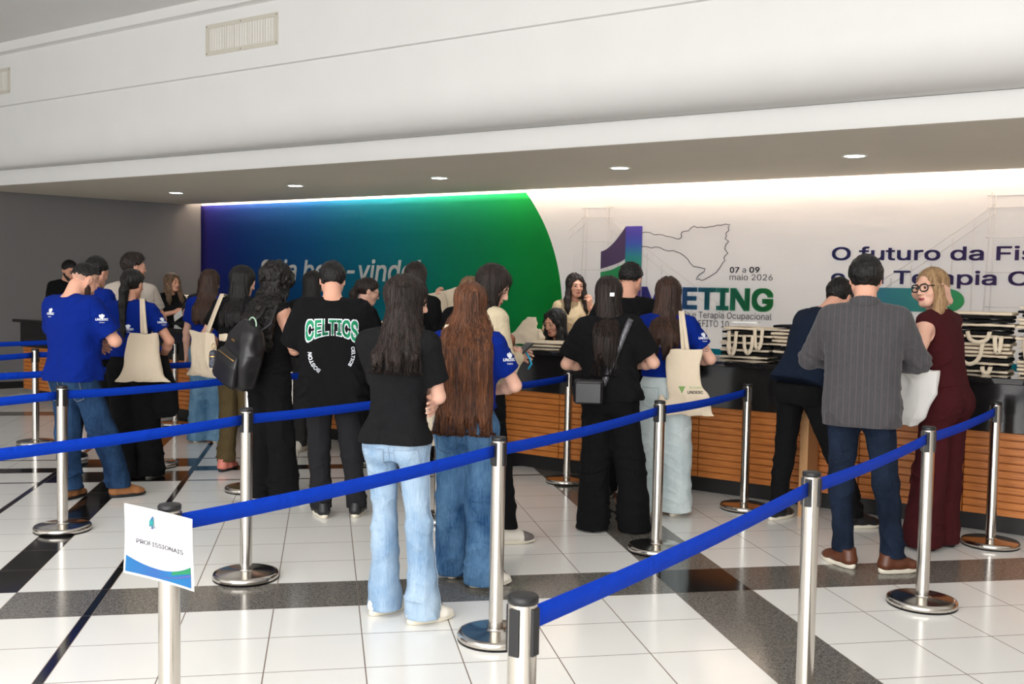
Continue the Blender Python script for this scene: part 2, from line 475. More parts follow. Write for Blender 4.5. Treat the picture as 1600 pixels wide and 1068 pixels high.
def add_head(v, M, sex, detail=True):
    P = lambda x, y, z: xf(M, (x,y,z))
    m = sex == 'm'
    v.ell((0,-.014,.030), (.074,.093,.084), .0, M=M)
    v.ell((0,.020,-.030), (.060,.070,.076), .03, M=M)
    v.cone(P(-.012,.068,-.094), P(.012,.068,-.094), .020+.003*m, .020+.003*m, .025)
    for s in (-1,1):
        v.cone(P(s*.054,.0,-.045), P(s*.020,.058,-.092), .016, .018, .025)
        v.ell((s*.036,.056,-.030), (.024,.026,.024), .02, M=M)
    v.cone(P(-.036,.074,.020), P(.036,.074,.020), .014, .014, .018)
    if detail:
        for s in (-1,1): v.ell((s*.031,.096,.0), (.019,.016,.0105), .012, 's', M=M)
        for s in (-1,1): v.ell((s*.031,.0745,-.0005), (.0165,.0135,.0125), .004, M=M)
        for s in (-1,1):
            lid = [P(s*.031+.0150*math.cos(t), .0785+.0095*abs(math.sin(t))**.6, .0008+.0058*math.sin(t)) for t in np.linspace(0, math.pi, 7)]
            v.chain(lid, [.0035]*7, .003)
            lid = [P(s*.031+.0150*math.cos(t), .0785+.0085*abs(math.sin(t))**.6, -.0035-.0052*math.sin(t)) for t in np.linspace(0, math.pi, 7)]
            v.chain(lid, [.0032]*7, .003)
    v.cone(P(0,.082,.012), P(0,.104,-.032), .0085, .0120, .014)
    for s in (-1,1): v.ell((s*.0115,.094,-.036), (.0085,.011,.008), .008, M=M)
    v.ell((0,.076,-.066), (.026,.020,.016), .012, M=M)
    v.cone(P(-.019,.083,-.0655), P(0,.0915,-.0625), .0045, .0060, .004); v.cone(P(0,.0915,-.0625), P(.019,.083,-.0655), .0060, .0045, .004)
    v.cone(P(-.016,.084,-.0735), P(.016,.084,-.0735), .0060, .0060, .004)
    for s in (-1,1):
        v.ell((s*.077,-.012,-.006), (.009,.021,.031), .006, M=M)
        v.ell((s*.087,-.008,-.004), (.006,.011,.018), .004, 's', M=M)
ZL = ([-.14,-.09,-.045,-.015,.012,.035,.055,.075,.12], [-.075,-.070,-.055,-.020,.012,.022,.048,.066,.075])
def head_local(M, x, y, z):
    R = M[:3,:3]; px, py, pz = x-M[0,3], y-M[1,3], z-M[2,3]
    return (px*R[0,0]+py*R[1,0]+pz*R[2,0], px*R[0,1]+py*R[1,1]+pz*R[2,1], px*R[0,2]+py*R[1,2]+pz*R[2,2])
def hair_short(P, h, thick=.012, line=0.0, top=0.0):
    M = P.Hd; v = Vol(P.Hd[:3,3]-.17, P.Hd[:3,3]+.19, h)
    v.ell((0,-.015,.032), (.074+thick*.8,.093+thick,.085+thick), 0, M=M)
    if top: v.ell((0,.006,.075+top*.5), (.066,.082,.045+top), .03, M=M)
    def cut(x, y, z):
        a, b, c = head_local(M, x, y, z)
        return np.interp(b, ZL[0], ZL[1])+line-c+.010*vnoise(a*90, b*90, c*20)
    v.warp(lambda x, y, z: .004*vnoise(x*45, y*45, z*45)+.003*vnoise(x*110, y*110, z*60))
    v.clip(cut); return v
def hair_long(P, h, rows, thick=.016, groove=.0035, curl=0.0, ragged=.05, part=True, opening=(.062,.10,.105), flare=0.0):
    """rows (dz, cx, cy, a, b) hang from the head centre, straight down"""
    M = P.Hd; c = M[:3,3]
    t = [(c[2]+r[0], c[0]+r[1], c[1]+r[2], r[3], r[4]) for r in rows]
    ex = max(max(abs(r[1])+r[3], abs(r[2])+r[4]) for r in rows)+.06; zb = min(r[0] for r in rows)
    v = Vol((c[0]-ex, c[1]-ex, c[2]+zb-.02), (c[0]+ex, c[1]+ex, c[2]+.19), h)
    v.ell((0,-.017,.032), (.075+thick,.094+thick,.086+thick*.9), 0, M=M)
    v.loft(t, .03, p=2.0)
    v.ell((0,.115,-.040), opening, .012, 's', M=M)
    if curl:
        v.warp(lambda x, y, z: curl*(vnoise(x*22, y*22, z*14)+.7*vnoise(x*48+3, y*48, z*30)+.4*vnoise(x*95, y*95, z*60)), .05)
    def g(x, y, z):
        a, b, d = head_local(M, x, y, z)
        r = groove*(vnoise(x*75, y*75, z*4)+.8*vnoise(x*150+5, y*150, z*7))+.006*vnoise(x*26+9, y*26, z*2.5)*np.clip((c[2]-z)*6, 0, 1)
        if part: r = r-.006*np.exp(-(a/.006)**2)*(d > .05)
        return r
    v.warp(g)
    if ragged:
        zb0 = c[2]+zb
        v.clip(lambda x, y, z: zb0+ragged*(.5+.5*vnoise(x*40, y*40, z*0))+.4*ragged*vnoise(x*130, y*130, z*0)-z)
    return v
def hair_tied(P, h, tie=(0,-.115,.03), tail=None, thick=.010, line=-.005, bun=None):
    M = P.Hd; c = M[:3,3]
    pts = [xf(M, tie)]+[c+np.array(q) for q in (tail or [])]
    A = np.array(pts+[c-.15, c+.17])
    v = Vol(A.min(0)-.06, A.max(0)+.06, h)
    v.ell((0,-.015,.032), (.074+thick,.093+thick,.085+thick), 0, M=M)
    def cut(x, y, z):
        a, b, d = head_local(M, x, y, z)
        return np.interp(b, ZL[0], ZL[1])+line-d+.006*vnoise(a*80, b*80, d*20)
    v.clip(cut)
    if tail:
        n = len(pts); rs = [.020]+[.030+.006*math.sin(i*1.3) for i in range(1, n-1)]+[.012]
        v.chain(pts, rs, .02)
    if bun: v.ell(tie, bun, .015, M=M)
    v.warp(lambda x, y, z: .003*(vnoise(x*75, y*75, z*5)+.8*vnoise(x*150, y*150, z*8)))
    return v
def strands(P, D, V, n, rng, length=.35, zmin=-9, r=.0011):
    """fine locks that follow the surface of the hair downwards"""
    c = P.Hd[:3,3]; mb_V = []; mb_F = []
    pick = rng.choice(len(V), n)
    def samp(p):
        q = np.clip(((p-D.lo)/D.h), 0, np.array(D.n)-2); i = q.astype(int)
        return i
    g = np.gradient(D.D, D.h)
    P0 = V[pick].astype(float)+rng.normal(0, .001, (n,3)); P0 = P0[P0[:,2] < c[2]+.12]
    n = len(P0); path = [P0.copy()]; p = P0.copy(); st = .012
    for s_ in range(int(length/st)):
        i = samp(p); N = np.stack([a[i[:,0],i[:,1],i[:,2]] for a in g], 1); N /= np.linalg.norm(N, axis=1)[:,None]+1e-9
        d = np.array([0,0,-1.0])-N*(-N[:,2:3]); d /= np.linalg.norm(d, axis=1)[:,None]+1e-6
        p = p+d*st; dv = D.D[i[:,0],i[:,1],i[:,2]]
        p = p-N*(np.clip(dv-.0015, -.004, .004))[:,None]
        path.append(p.copy())
    A = np.stack(path, 1)
    m = A.shape[1]; ang = [0, 2.094, 4.189]
    rad = r*np.sin(np.linspace(.25, math.pi*.98, m))
    off = np.array([[math.cos(a), math.sin(a), 0] for a in ang])
    VV = (A[:,:,None,:]+off[None,None]*rad[None,:,None,None]).reshape(-1,3)
    b = (np.arange(n)[:,None]*m+np.arange(m-1)[None])[:,:,None]*3
    F = []
    for k in range(3):
        F.append(np.stack([b+k, b+(k+1)%3, b+3+(k+1)%3, b+3+k], -1).reshape(-1,4))
    return VV, np.concatenate(F)
class Part:
    def __init__(s, root, k): s.root = root; s.k = k
    def vol(s, name, v, mat, parent=None, label=None):
        V, F = v.mesh(); o = raw_mesh(name, V*s.k, F, mat, parent or s.root)
        if label: o['label'] = label
        return o
def fold(amp, seed=0.0, fx=9, fz=7):
    def g(x, y, z):
        a = vnoise(x*fx+seed, y*fx, z*fz); b = vnoise(x*fx*1.9+z*fz*.9+seed, y*fx*1.9, z*fz*2.3-x*5)
        c = 1-np.abs(vnoise(x*fx*1.3+seed*2, y*fx*1.3+7, z*fz*1.8))*2
        return amp*(.7*a+.5*b+.5*c)
    return g
def crease(x, y, z, seed, f=1.0, slant=1.0):
    """sharp soft-edged ridges of pulled cloth, running across and down"""
    w = vnoise(x*4*f+seed, y*4*f, z*4*f)*1.6
    u = z*30*f+slant*x*20*f+w*2.6+seed
    r = np.abs(np.sin(u)); m = np.clip(vnoise(x*6*f-seed, y*6*f+3, z*5*f)*1.7+.25, 0, 1)
    return (1-r)**2*m
def legs_of(P, spread=None):
    out = []
    for i, (fx_, fy_, fyaw) in enumerate(P.feet):
        sx = -1 if i == 0 else 1
        hip = np.array([sx*.085, -.005, P.hipz-.05]); ank = np.array([fx_, fy_, .085])
        d = ank-hip; L = np.linalg.norm(d); la, lb = .395, .392
        a_ = math.radians(fyaw); fwd = np.array([-math.sin(a_), math.cos(a_), 0])
        if L >= la+lb: kn = hip+d*.5
        else:
            x = (la*la-lb*lb+L*L)/(2*L); hg = math.sqrt(max(la*la-x*x, 0)); u = d/L; q = unit(fwd-u*(fwd@u)); kn = hip+u*x+q*hg
        out.append((hip, kn, ank, fwd))
    return out
def make_trousers(P, h, kind='straight', hem=.03, fat=1.0, seed=0.0, amp=.011, top=.075):
    r = dict(straight=(.098,.074,.066,.070), slim=(.094,.066,.056,.058), wide=(.104,.098,.100,.110), flare=(.094,.068,.078,.104), loose=(.100,.088,.080,.084))[kind]
    L = legs_of(P); pts = np.array([q for l in L for q in l[:3]]+[(0,0,P.hipz+.12)])
    v = Vol(pts.min(0)-np.array([.2,.2,.1]), pts.max(0)+np.array([.2,.2,.05]), h)
    dz = P.hipz-.92
    tab = [(z+dz, cx, cy, a*fat+.008, b*fat+.008) for z, cx, cy, a, b in torso_rows(P.sex) if z < 1.10]
    tab = [(t[0], t[1], t[2], t[3], t[4]) for t in tab]
    v.loft(tab, 0, p=2.2)
    for sx in (-1,1): v.ell((sx*.078,-.062,P.hipz-.045), (.085*fat,.072*fat,.100), .03)
    for hip, kn, ank, fwd in L:
        mid = kn*.35+ank*.65; bot = ank+np.array([0,0,-.10])-fwd*.006
        v.cone(hip, kn, r[0]*fat, r[1]*fat, .035); v.cone(kn, mid, r[1]*fat, r[2]*fat, .02); v.cone(mid, bot, r[2]*fat, r[3]*fat, .02)
    f = fold(amp, seed, 8, 6)
    def g(x, y, z):
        kz = np.exp(-((z-.42)/.16)**2); bz = np.exp(-((z-.12)/.09)**2)
        cr = crease(x, y, z, seed, 1.3, .8*np.sign(x)); uz = np.exp(-((z-.80)/.07)**2)
        up = (1-np.abs(vnoise(x*13+seed, y*13, z*1.6)))**2
        return f(x, y, z)*(.5+.4*kz+.5*bz)+amp*(1.5*cr*(.45*kz+.9*bz+.35*uz+.12)+.5*up-.55*(1-kz)*(1-bz)-.3)
    v.warp(g)
    v.plane((0,0,hem), (0,0,-1)); v.plane((0,0,P.hipz+top), (0,0,1))
    return v
def make_top(P, arms, h, kind='tee', hem=.86, loose=.018, sleeve=.62, fat=1.0, box=.5, seed=0.0, amp=.012, neck=.085, sleeve_r=.062, collar=False):
    pts = [q for a in arms for q in a[:3]]+[xf(P.T, (0,0,hem)), xf(P.T, (0,0,1.46)), xf(P.T, (.2,0,1.2)), xf(P.T, (-.2,0,1.2)), xf(P.T, (.2,0,hem)), xf(P.T, (-.2,0,hem))]
    pts = np.array(pts); v = Vol(pts.min(0)-.13, pts.max(0)+.13, h)
    rows = torso_rows(P.sex, fat); ch = max(r[3] for r in rows if 1.15 < r[0] < 1.35)
    tab = []
    for z, cx, cy, a, b in rows:
        w = np.clip((1.30-z)/.25, 0, 1)*box
        a2 = a+loose*(.6+.4*np.clip((1.38-z)/.2, 0, 1)); b2 = b+loose*(.5+.5*np.clip((1.38-z)/.2, 0, 1))
        a2 = a2*(1-w)+max(a2, (ch+loose)*.98)*w; b2 = b2*(1-w)+max(b2, (.118*fat+loose))*w
        tab.append((z, cx, cy, a2, b2))
    if hem < .80: tab.insert(0, (hem-.02, 0, 0, tab[0][3]*1.03, tab[0][4]*1.02))
    v.loft(tab, 0, M=P.T, p=2.5)
    for i, (sh, el, wr) in enumerate(arms):
        if kind == 'tank': continue
        u = unit(el-sh); sr = sleeve_r*fat**.5
        w = Vol(v.lo, v.lo, h); w.lo, w.n, w.ax = v.lo, v.n, v.ax; w.D = np.full(v.n, 1.0, np.float32)
        if kind == 'tee':
            w.cone(sh, sh+u*.32, sr, sr*1.12); w.plane(sh+u*.282*sleeve, u)
        else:
            w.cone(sh, el, sr, sr*.88); w.cone(el, wr, sr*.90, sr*.66, .02); u = unit(wr-el); w.plane(el+u*.245*sleeve, u, np.minimum(el, wr)-.09, np.maximum(el, wr)+.09)
        kk = .045; hh = np.maximum(kk-np.abs(v.D-w.D), 0)/kk; v.D = np.minimum(v.D, w.D)-hh*hh*kk*.25
    if kind == 'tank':
        for sx in (-1,1): v.ell((sx*.178,0,1.315), (.050,.13,.088), .01, 's', M=P.T)
    for sx in (-1,1):
        v.cone(xf(P.T, (sx*.045,-.024,1.412)), xf(P.T, (sx*.150,-.014,1.378)), .050, .058, .03)
    v.ell((0,-.022,1.405), (.085,.062,.040), .03, M=P.T)
    if hem < .93: 
        for sx in (-1,1): v.ell((sx*.075,-.060,.880), (.100*fat+.006,.088*fat+.012,.115), .05, M=P.T)
    f0 = fold(amp, seed, 6, 5); hz = xf(P.T, (0,0,hem))[2]
    def drape(x, y, z):
        # soft folds; diagonal pulls towards the waist, upright ones near the hem
        low = np.clip((1.22-z)/.3, 0, 1)
        dg = 1-2*np.abs(vnoise(x*5+z*7+seed, y*6+3, z*4-x*5))
        up = vnoise(x*16+seed, y*16, z*3)
        cr = crease(x, y, z, seed, 1.0, 1.2*np.sign(x)); cr2 = crease(x, y, z, seed+4, 1.4, -1.0*np.sign(x)); side = np.clip(np.abs(x)/.14, 0, 1)
        return f0(x, y, z)*(.45+.5*low)+amp*(.5*dg*low+.5*up*low+1.6*cr*(.12+(.45*side+.45)*low)+1.2*cr2*(.10+.28*side)-.35*low)
    v.warp(drape)
    if kind == 'long':
        for sh, el, wr in arms:
            def elb(x, y, z, el=el):
                d2 = (x-el[0])**2+(y-el[1])**2+(z-el[2])**2; t = (x-el[0])*(wr[0]-sh[0])+(y-el[1])*(wr[1]-sh[1])+(z-el[2])*(wr[2]-sh[2])
                return np.exp(-d2/.013)*.005*np.sin(z*95+x*60+4*vnoise(x*12+seed, y*12, z*12))
            v.warp(elb)
    v.plane(xf(P.T, (0,0,hem)), -P.T[:3,2])
    v.ell((0,.012+neck*.12,1.478), (neck*.80,neck*.92,.066), .004, 's', M=P.T)
    return v
def person(label, at, rel, H, sex, skin_rgb, pose, arms, top=None, trousers=None, shoes=None, hair=None, h=.0062, fat=1.0, body_fat=None, detail=True, beard=None, glasses=None, brow=(40,28,22), lips=(170,92,88), k=None, seed=1.0, absolute=None, hold=(.45,.45), hand_dir=(None,None), palm=(None,None), extra=None, shaved=None):
    """at: floor point; rel: degrees turned to the right of looking straight away from the camera"""
    x, y = at
    rz = math.atan2(-x, y)-math.radians(rel) if absolute is None else math.radians(absolute)
    root = thing('person', label, 'person', (x, y, 0), rz)
    P = Pose(sex, **pose); k = k or H/P.top
    h = h/k; pt = Part(root, k); rng = np.random.RandomState(int(seed*100)+3)
    P.fat = fat; P.loose = (top or {}).get('loose', .018); A = []
    for i in (0,1):
        spec = arms[i]; el, wr = arm_ik(P.sh[i], spec[0], spec[1]); A.append((P.sh[i], el, wr))
    # --- body: one skin from crown to hips, arms and hands
    pts = np.array([q for a in A for q in a]+[P.Hd[:3,3]+.16, P.Hd[:3,3]-.16, xf(P.T, (.2,.12,.95)), xf(P.T, (-.2,-.14,.95))])
    v = Vol(pts.min(0)-.13, pts.max(0)+.13, h)
    v.loft([(z, cx, cy, a-.006, b-.006) for z, cx, cy, a, b in torso_rows(sex, (body_fat or fat)) if z > .9], 0, M=P.T, p=2.3)
    m = sex == 'm'; ws = (1.12 if m else 1.0)*fat**.5
    nr = .056 if m else .046
    v.cone(P.n0, P.at+P.Hd[:3,:3]@np.array([0,-.006,.012]), nr*1.12, nr, .03)
    for i, (sh, el, wr) in enumerate(A):
        sx = -1 if i == 0 else 1
        v.cone(xf(P.T, (sx*.05,-.022,1.405)), sh, .040*ws, .044*ws, .03)
        md = sh*.55+el*.45
        v.cone(sh, md, .046*ws, .042*ws, .03); v.cone(md, el, .043*ws, .036*ws, .02)
        m2 = el*.68+wr*.32
        v.cone(el, m2, .036*ws, .038*ws, .018); v.cone(m2, wr, .038*ws, .0255*ws, .018)
        fd = unit(wr-el); hd = unit(hand_dir[i]) if hand_dir[i] is not None else fd
        pn = palm[i] if palm[i] is not None else np.array([-sx*1.0, -.2, -.3])
        pn_ = np.asarray(pn, float); 
        hs = sx if True else 1
        add_hand(v, wr, hd, pn_, side=-1 if sx > 0 else 1, curl=hold[i])
    add_head(v, P.Hd, sex, detail)
    V, F = v.mesh(); o = raw_mesh('body', V*k, F, [skin(skin_rgb), plain('lips', lips, .45)], root)
    c = V[F].mean(1); a, b, d = head_local(P.Hd, c[:,0], c[:,1], c[:,2])
    lip = (np.abs(a) < .0225) & (b > .079) & (np.abs(d+.0685) < .0095-.0035*np.abs(a)/.0225)
    o.data.polygons.foreach_set('material_index', lip.astype(np.int32))
    if detail:
        for s_ in (-1,1):
            e = MB(); n = 14; prof = [(.0125*math.sin(t), .0125*math.cos(t)) for t in np.linspace(0, math.pi, n)]
            Me = P.Hd@mat4(rot3('x', -math.pi/2-.08), (s_*.031,.0795,-.0015))
            e.lathe(prof, 16, Me); eo = e.build('eye', plain('eye_white', (205,194,186), .3), root)
            eo.data.materials.append(plain('iris', (52,34,24), .2))
            ctr = np.array([np.mean([eo.data.vertices[i_].co[:] for i_ in p_.vertices], axis=0) for p_ in eo.data.polygons])
            fwd = Me[:3,:3]@np.array([0,0,1.0]); dd = ((ctr-Me[:3,3])/.0125)@fwd
            eo.data.polygons.foreach_set('material_index', (dd > .74).astype(np.int32))
            for v_ in eo.data.vertices: v_.co *= k
            bm_ = MB(); pts_ = [xf(P.Hd, (s_*(.014+.036*t), .0905-.013*t**2, .0185+.007*math.sin(t*2.2)-.002)) for t in np.linspace(0, 1, 7)]
            bm_.tube([p*k for p in pts_], [k*.0022, k*.0034, k*.0036, k*.0034, k*.003, k*.0023, k*.001], 6)
            bm_.build('eyebrow', plain('eyebrow_hair', brow, .7), root)
            lid = MB(); pts_ = [xf(P.Hd, (s_*.031+.0145*math.cos(t), .0795+.0115*abs(math.sin(t))**.6, -.0012+.0062*math.sin(t))) for t in np.linspace(0.05, math.pi-.05, 9)]
            lid.tube([p*k for p in pts_], k*.0011, 5); lid.build('eyelashes', plain('lash', (30,22,20), .6), root)
    if hair:
        hv = hair(P, max(h*.85, .0045) if not hair.__dict__.get('fine') else h*.75)
        nm = hair.__dict__.get('mat')
        VV, FF = hv.mesh(); ho = raw_mesh('hair', VV*k, FF, nm, root)
        ns = hair.__dict__.get('strands', 0)
        if ns:
            SV, SF = strands(P, hv, VV, ns, rng, hair.__dict__.get('slen', .35), r=hair.__dict__.get('sr', .0011))
            raw_mesh('loose_strands', SV*k, SF, nm, ho)['kind'] = 'stuff'
    if shaved: pt.vol('shaved_hair', hair_short(P, h*.85, thick=.003, line=shaved[1]), plain('hair_stubble', shaved[0], .7))
    if top:
        t = dict(top); mat = t.pop('mat'); nm = t.pop('name', 't_shirt')
        tv = make_top(P, A, h, fat=fat, seed=seed*3.1, **t); to = pt.vol(nm, tv, mat)
        if t.get('collar'):
            cv = Vol(xf(P.T, (0,0,1.43))-.15, xf(P.T, (0,0,1.43))+.15, h*.8)
            ring = [xf(P.T, (.072*math.cos(q), -.020+.064*math.sin(q), 1.437-.018*math.sin(q)-.06*max(0, math.sin(q)+.1))) for q in np.linspace(math.pi*.80, math.pi*2.2, 18)]
            cv.chain(ring, [.0125]*18, .004, flat=((0,0,1), 2.7)); pt.vol('collar', cv, mat, to)
    else: to = None
    if trousers:
        t = dict(trousers); mat = t.pop('mat'); nm = t.pop('name', 'trousers')
        if top: t['top'] = min(t.get('top', .075), top.get('hem', .86)-.92+(.05 if top.get('hem', .86) > .96 else .02))
        bo = pt.vol(nm, make_trousers(P, h, fat=fat, seed=seed*1.7, **t), mat)
    else: bo = None
    if shoes:
        for i, (fx_, fy_, fyaw) in enumerate(P.feet): make_shoe(root, k, h, (fx_, fy_), fyaw, -1 if i == 0 else 1, **shoes)
    if beard:
        bv = Vol(P.Hd[:3,3]-.17, P.Hd[:3,3]+.16, h*.8)
        Q = lambda *q: xf(P.Hd, q)
        bv.ell((0,.020,-.036), (.0635,.073,.080), 0, M=P.Hd); bv.cone(Q(-.012,.069,-.096), Q(.012,.069,-.096), .0245, .0245, .025)
        for s_ in (-1,1): bv.cone(Q(s_*.056,.0,-.045), Q(s_*.022,.058,-.094), .0185, .021, .025)
        bv.clip(lambda x, y, z: (lambda a_, b_, d_: np.maximum(np.maximum(d_+.030+.030*np.clip((b_-.03)/.04, 0, 1), -b_-.004), .004-np.sqrt((a_/.026)**2+((d_+.069)/.013)**2)*.02+.016-9*(b_ < .05)))(*head_local(P.Hd, x, y, z)))
        bv.warp(lambda x, y, z: .0016*vnoise(x*120, y*120, z*120))
        pt.vol('beard', bv, plain('beard_hair', beard, .8))
    if glasses:
        g = MB(); Q = lambda x, y, z: xf(P.Hd, (x,y,z))*k
        for s_ in (-1,1):
            ring = [Q(s_*.033+.027*math.cos(t)*abs(math.cos(t))**-.25, .1035-.10*(.033+s_*.027*math.cos(t)*s_-.0)**2*0-.006*(.5+.5*s_*math.cos(t)), -.002+.0215*math.sin(t)*(abs(math.sin(t))+.001)**-.25) for t in np.linspace(.001, 2*math.pi+.001, 25)]
            g.tube(ring, k*glasses[1], 6, cap=False)
            g.tube([Q(s_*.060,.097,.008), Q(s_*.074,.07,.008), Q(s_*.080,-.005,.008), Q(s_*.080,-.03,-.012)], k*glasses[1]*.9, 6)
        g.tube([Q(-.007,.1035,.003), Q(0,.107,.006), Q(.007,.1035,.003)], k*glasses[1]*.9, 6)
        g.build('glasses', plain('glasses_frame', glasses[0], .3), root)
    R = dict(root=root, P=P, k=k, arms=A, top=to, bottom=bo, rz=rz)
    return R
def make_shoe(root, k, h, at, yaw, side, mat, sole=None, kind='sneaker', sole_h=.026, toe=None):
    a = math.radians(yaw); R = rot3('z', a); M = mat4(R, (at[0], at[1], 0))
    nm = dict(sneaker='sneaker', shoe='shoe')[kind]
    def outline(v, r, z0, z1):
        tab = [(-.085,.033,.036),(-.03,.034,.04),(.05,.043,.04),(.11,.045,.035),(.155,.034,.025)]
        return tab
    c0 = xf(M, (0,.04,.05)); v = Vol(c0-.21, c0+.21, h)
    P_ = lambda x, y, z: xf(M, (x, y, z))
    fl_ = (R@np.array([1,0,0]), 1.18)
    v.chain([P_(0,-.055,.046), P_(0,.02,.044), P_(side*.006,.10,.034), P_(side*.004,.135,.030)], [.036,.036,.033,.026], .02, flat=fl_)
    v.cone(P_(0,-.052,.05), P_(0,-.045,.098), .034, .036, .02); v.cone(P_(0,-.03,.09), P_(0,.05,.056), .034, .032, .03)
    v.plane((0,0,sole_h*.8), (0,0,-1)); v.plane(P_(0,-.04,.112), (0,-.25,1))
    V, F = v.mesh(); o = raw_mesh(nm, V*k, F, mat, root)
    if toe:
        ctr = V[F].mean(1); loc = (ctr-M[:3,3])@R
        o.data.materials.append(toe)
        o.data.polygons.foreach_set('material_index', ((loc[:,1] > .085) | ((loc[:,1] < -.055) & (loc[:,2] < .075))).astype(np.int32))
    s = MB(); n = 28; pl = []
    for i in range(n):
        t = 2*math.pi*i/n; yy = .038+.128*math.sin(t); w = .040 if yy > .03 else .037
        pl.append((w*math.copysign(abs(math.cos(t))**.75, math.cos(t))+side*.004*(yy > .05), yy))
    V = []
    for sc, z in ((.95,.001),(1.0,.006),(1.02,sole_h*.6),(1.0,sole_h)):
        V += [xf(M, ((x_)*sc, .038+(y_-.038)*sc, z+(.008*max(0, (y_-.1)/.06) if z < .01 else 0)))*k for x_, y_ in pl]
    F = [tuple(range(n))[::-1], tuple(range(3*n, 4*n))]
    for r in range(3):
        for i in range(n): F.append((r*n+i, r*n+(i+1)%n, (r+1)*n+(i+1)%n, (r+1)*n+i))
    s.add(V, F, True); s.build('sole', sole or mat, o)
    return o
def H_(fn, mat, **kw):
    """a hair recipe with its material and options"""
    def f(P, h): return fn(P, h)
    f.mat = mat
    for a, b in kw.items(): setattr(f, a, b)
    return f
# ---------------------------------------------------------------- the hall
TILE = 0.41614
UDX, UDY = 0.99931, 0.03713                     # direction of the banner wall
W0X, W0Y = -13.239, 10.736
def wp(u, z, off=0.0):
    """point on the banner wall, off metres in front of it"""
    return (W0X+UDX*u+UDY*off, W0Y+UDY*u-UDX*off, z)
WM = mat4(np.array([[UDX,-UDY,0],[UDY,UDX,0],[0,0,1]]), (W0X,W0Y,0))

def floor_tile():
    q = NT('white_floor_tile'); v = q.coord()
    c = q.mix(q.noise(v, 1.3, 2), srgb((242,241,237)), srgb((233,232,228)))
    q.col(c).val(Roughness=.16, Specular_IOR_Level=.5); q.bump(q.noise(v, 3.0, 2), .012, .02); return q.m
def granite():
    q = NT('grey_granite'); v = q.coord()
    n1 = q.noise(v, 130, 4, .7); n2 = q.noise(v, 45, 3, .6)
    f = q.math('ADD', q.math('MULTIPLY', n1, .75), q.math('MULTIPLY', n2, .25))
    q.col(q.ramp(f, [(.36,srgb((40,38,36))),(.47,srgb((98,95,90))),(.56,srgb((128,124,117))),(.68,srgb((160,154,146)))])).val(Roughness=.16, Specular_IOR_Level=.45); return q.m
def black_stone(name='black_floor_granite', rough=.10):
    q = NT(name); v = q.coord(); n = q.noise(v, 240, 2, .6)
    q.col(q.ramp(n, [(.5,srgb((24,23,23))),(.66,srgb((34,33,33))),(.74,srgb((82,80,78)))])).val(Roughness=rough, Specular_IOR_Level=.5); return q.m
def build_floor():
    g = .013
    xs = []                                            # (start, end, kind) across
    def run(a, b):
        k = max(1, round(b-a))
        for i in range(k): xs.append((b-(b-a)*(k-i)/k, b-(b-a)*(k-i-1)/k, 't'))
    run(-32.22,-5.32); xs.append((-5.32,-5.22,'k')); run(-5.22,-4.20); xs.append((-4.20,-3.70,'K')); run(-3.70,-2.72)
    xs.append((-2.72,-2.62,'k')); run(-2.62,-1.577); run(-1.577,4.423); xs.append((4.423,5.462,'G')); run(5.462,26.462)
    ys = []
    def runy(a, b):
        k = max(1, round(b-a))
        for i in range(k): ys.append((a+(b-a)*i/k, a+(b-a)*(i+1)/k, 't'))
    runy(-22.97,12.03); ys.append((12.03,13.05,'G')); runy(13.05,20.12); ys.append((20.12,20.20,'k')); ys.append((20.20,21.20,'a')); ys.append((21.20,21.72,'b')); ys.append((21.72,22.64,'c')); ys.append((22.64,22.72,'k'))
    runy(22.72,30.20); ys.append((30.20,31.07,'B')); runy(31.07,46.07)
    V = []; F = []; MI = []
    c = math.sqrt(.5)
    def quad(x0, y0, x1, y1, m):
        n = len(V)
        for x, y in ((x0,y0),(x1,y0),(x1,y1),(x0,y1)): V.append((c*TILE*(x-y), c*TILE*(x+y), 0))
        F.append((n,n+1,n+2,n+3)); MI.append(m)
    for x0, x1, kx in xs:
        for y0, y1, ky in ys:
            inside = x0 >= -5.33 and x1 <= -2.61 and 20.1 < y0 < 22.7
            m = 0
            if kx == 'G' and ky == 'G': m = 3
            elif kx == 'G': m = 2
            elif ky == 'G' and x0 > -3.71: m = 3 if kx == 'k' else 2
            elif kx == 'k' or ky == 'k': m = 3
            elif kx == 'K' and y0 > 13: m = 3
            elif inside: m = 0 if ky == 'b' else 3
            elif ky == 'b': m = 3
            elif ky == 'B': m = 2
            h = g/2 if m in (0,) else .003
            quad(x0+h, y0+h, x1-h, y1-h, m)
            quad(x0, y0, x1, y0+h, 1); quad(x0, y1-h, x1, y1, 1); quad(x0, y0+h, x0+h, y1-h, 1); quad(x1-h, y0+h, x1, y1-h, 1)
    # the grid axes are turned by 45 degrees to the counter
    Vw = [(x, y, z) for x, y, z in V]
    o = raw_mesh('floor', Vw, F, [floor_tile(), plain('grout', (120,104,94), .8), granite(), black_stone()], None, False)
    o.data.polygons.foreach_set('material_index', np.array(MI, np.int32)); structure(o)
build_floor()

def wall_paint(name, rgb, rough=.85):
    q = NT(name); v = q.coord(); c = srgb(rgb)
    q.col(q.mix(q.noise(v, 2.2, 3), c, tuple(x*.94 for x in c))).val(Roughness=rough, Specular_IOR_Level=.3); q.bump(q.noise(v, 60, 3), .06, .004); return q.m
WHITE = wall_paint('white_ceiling_paint', (230,229,227)); GREY = wall_paint('grey_wall_paint', (112,110,109)); SOFF = wall_paint('soffit_paint', (206,198,184))
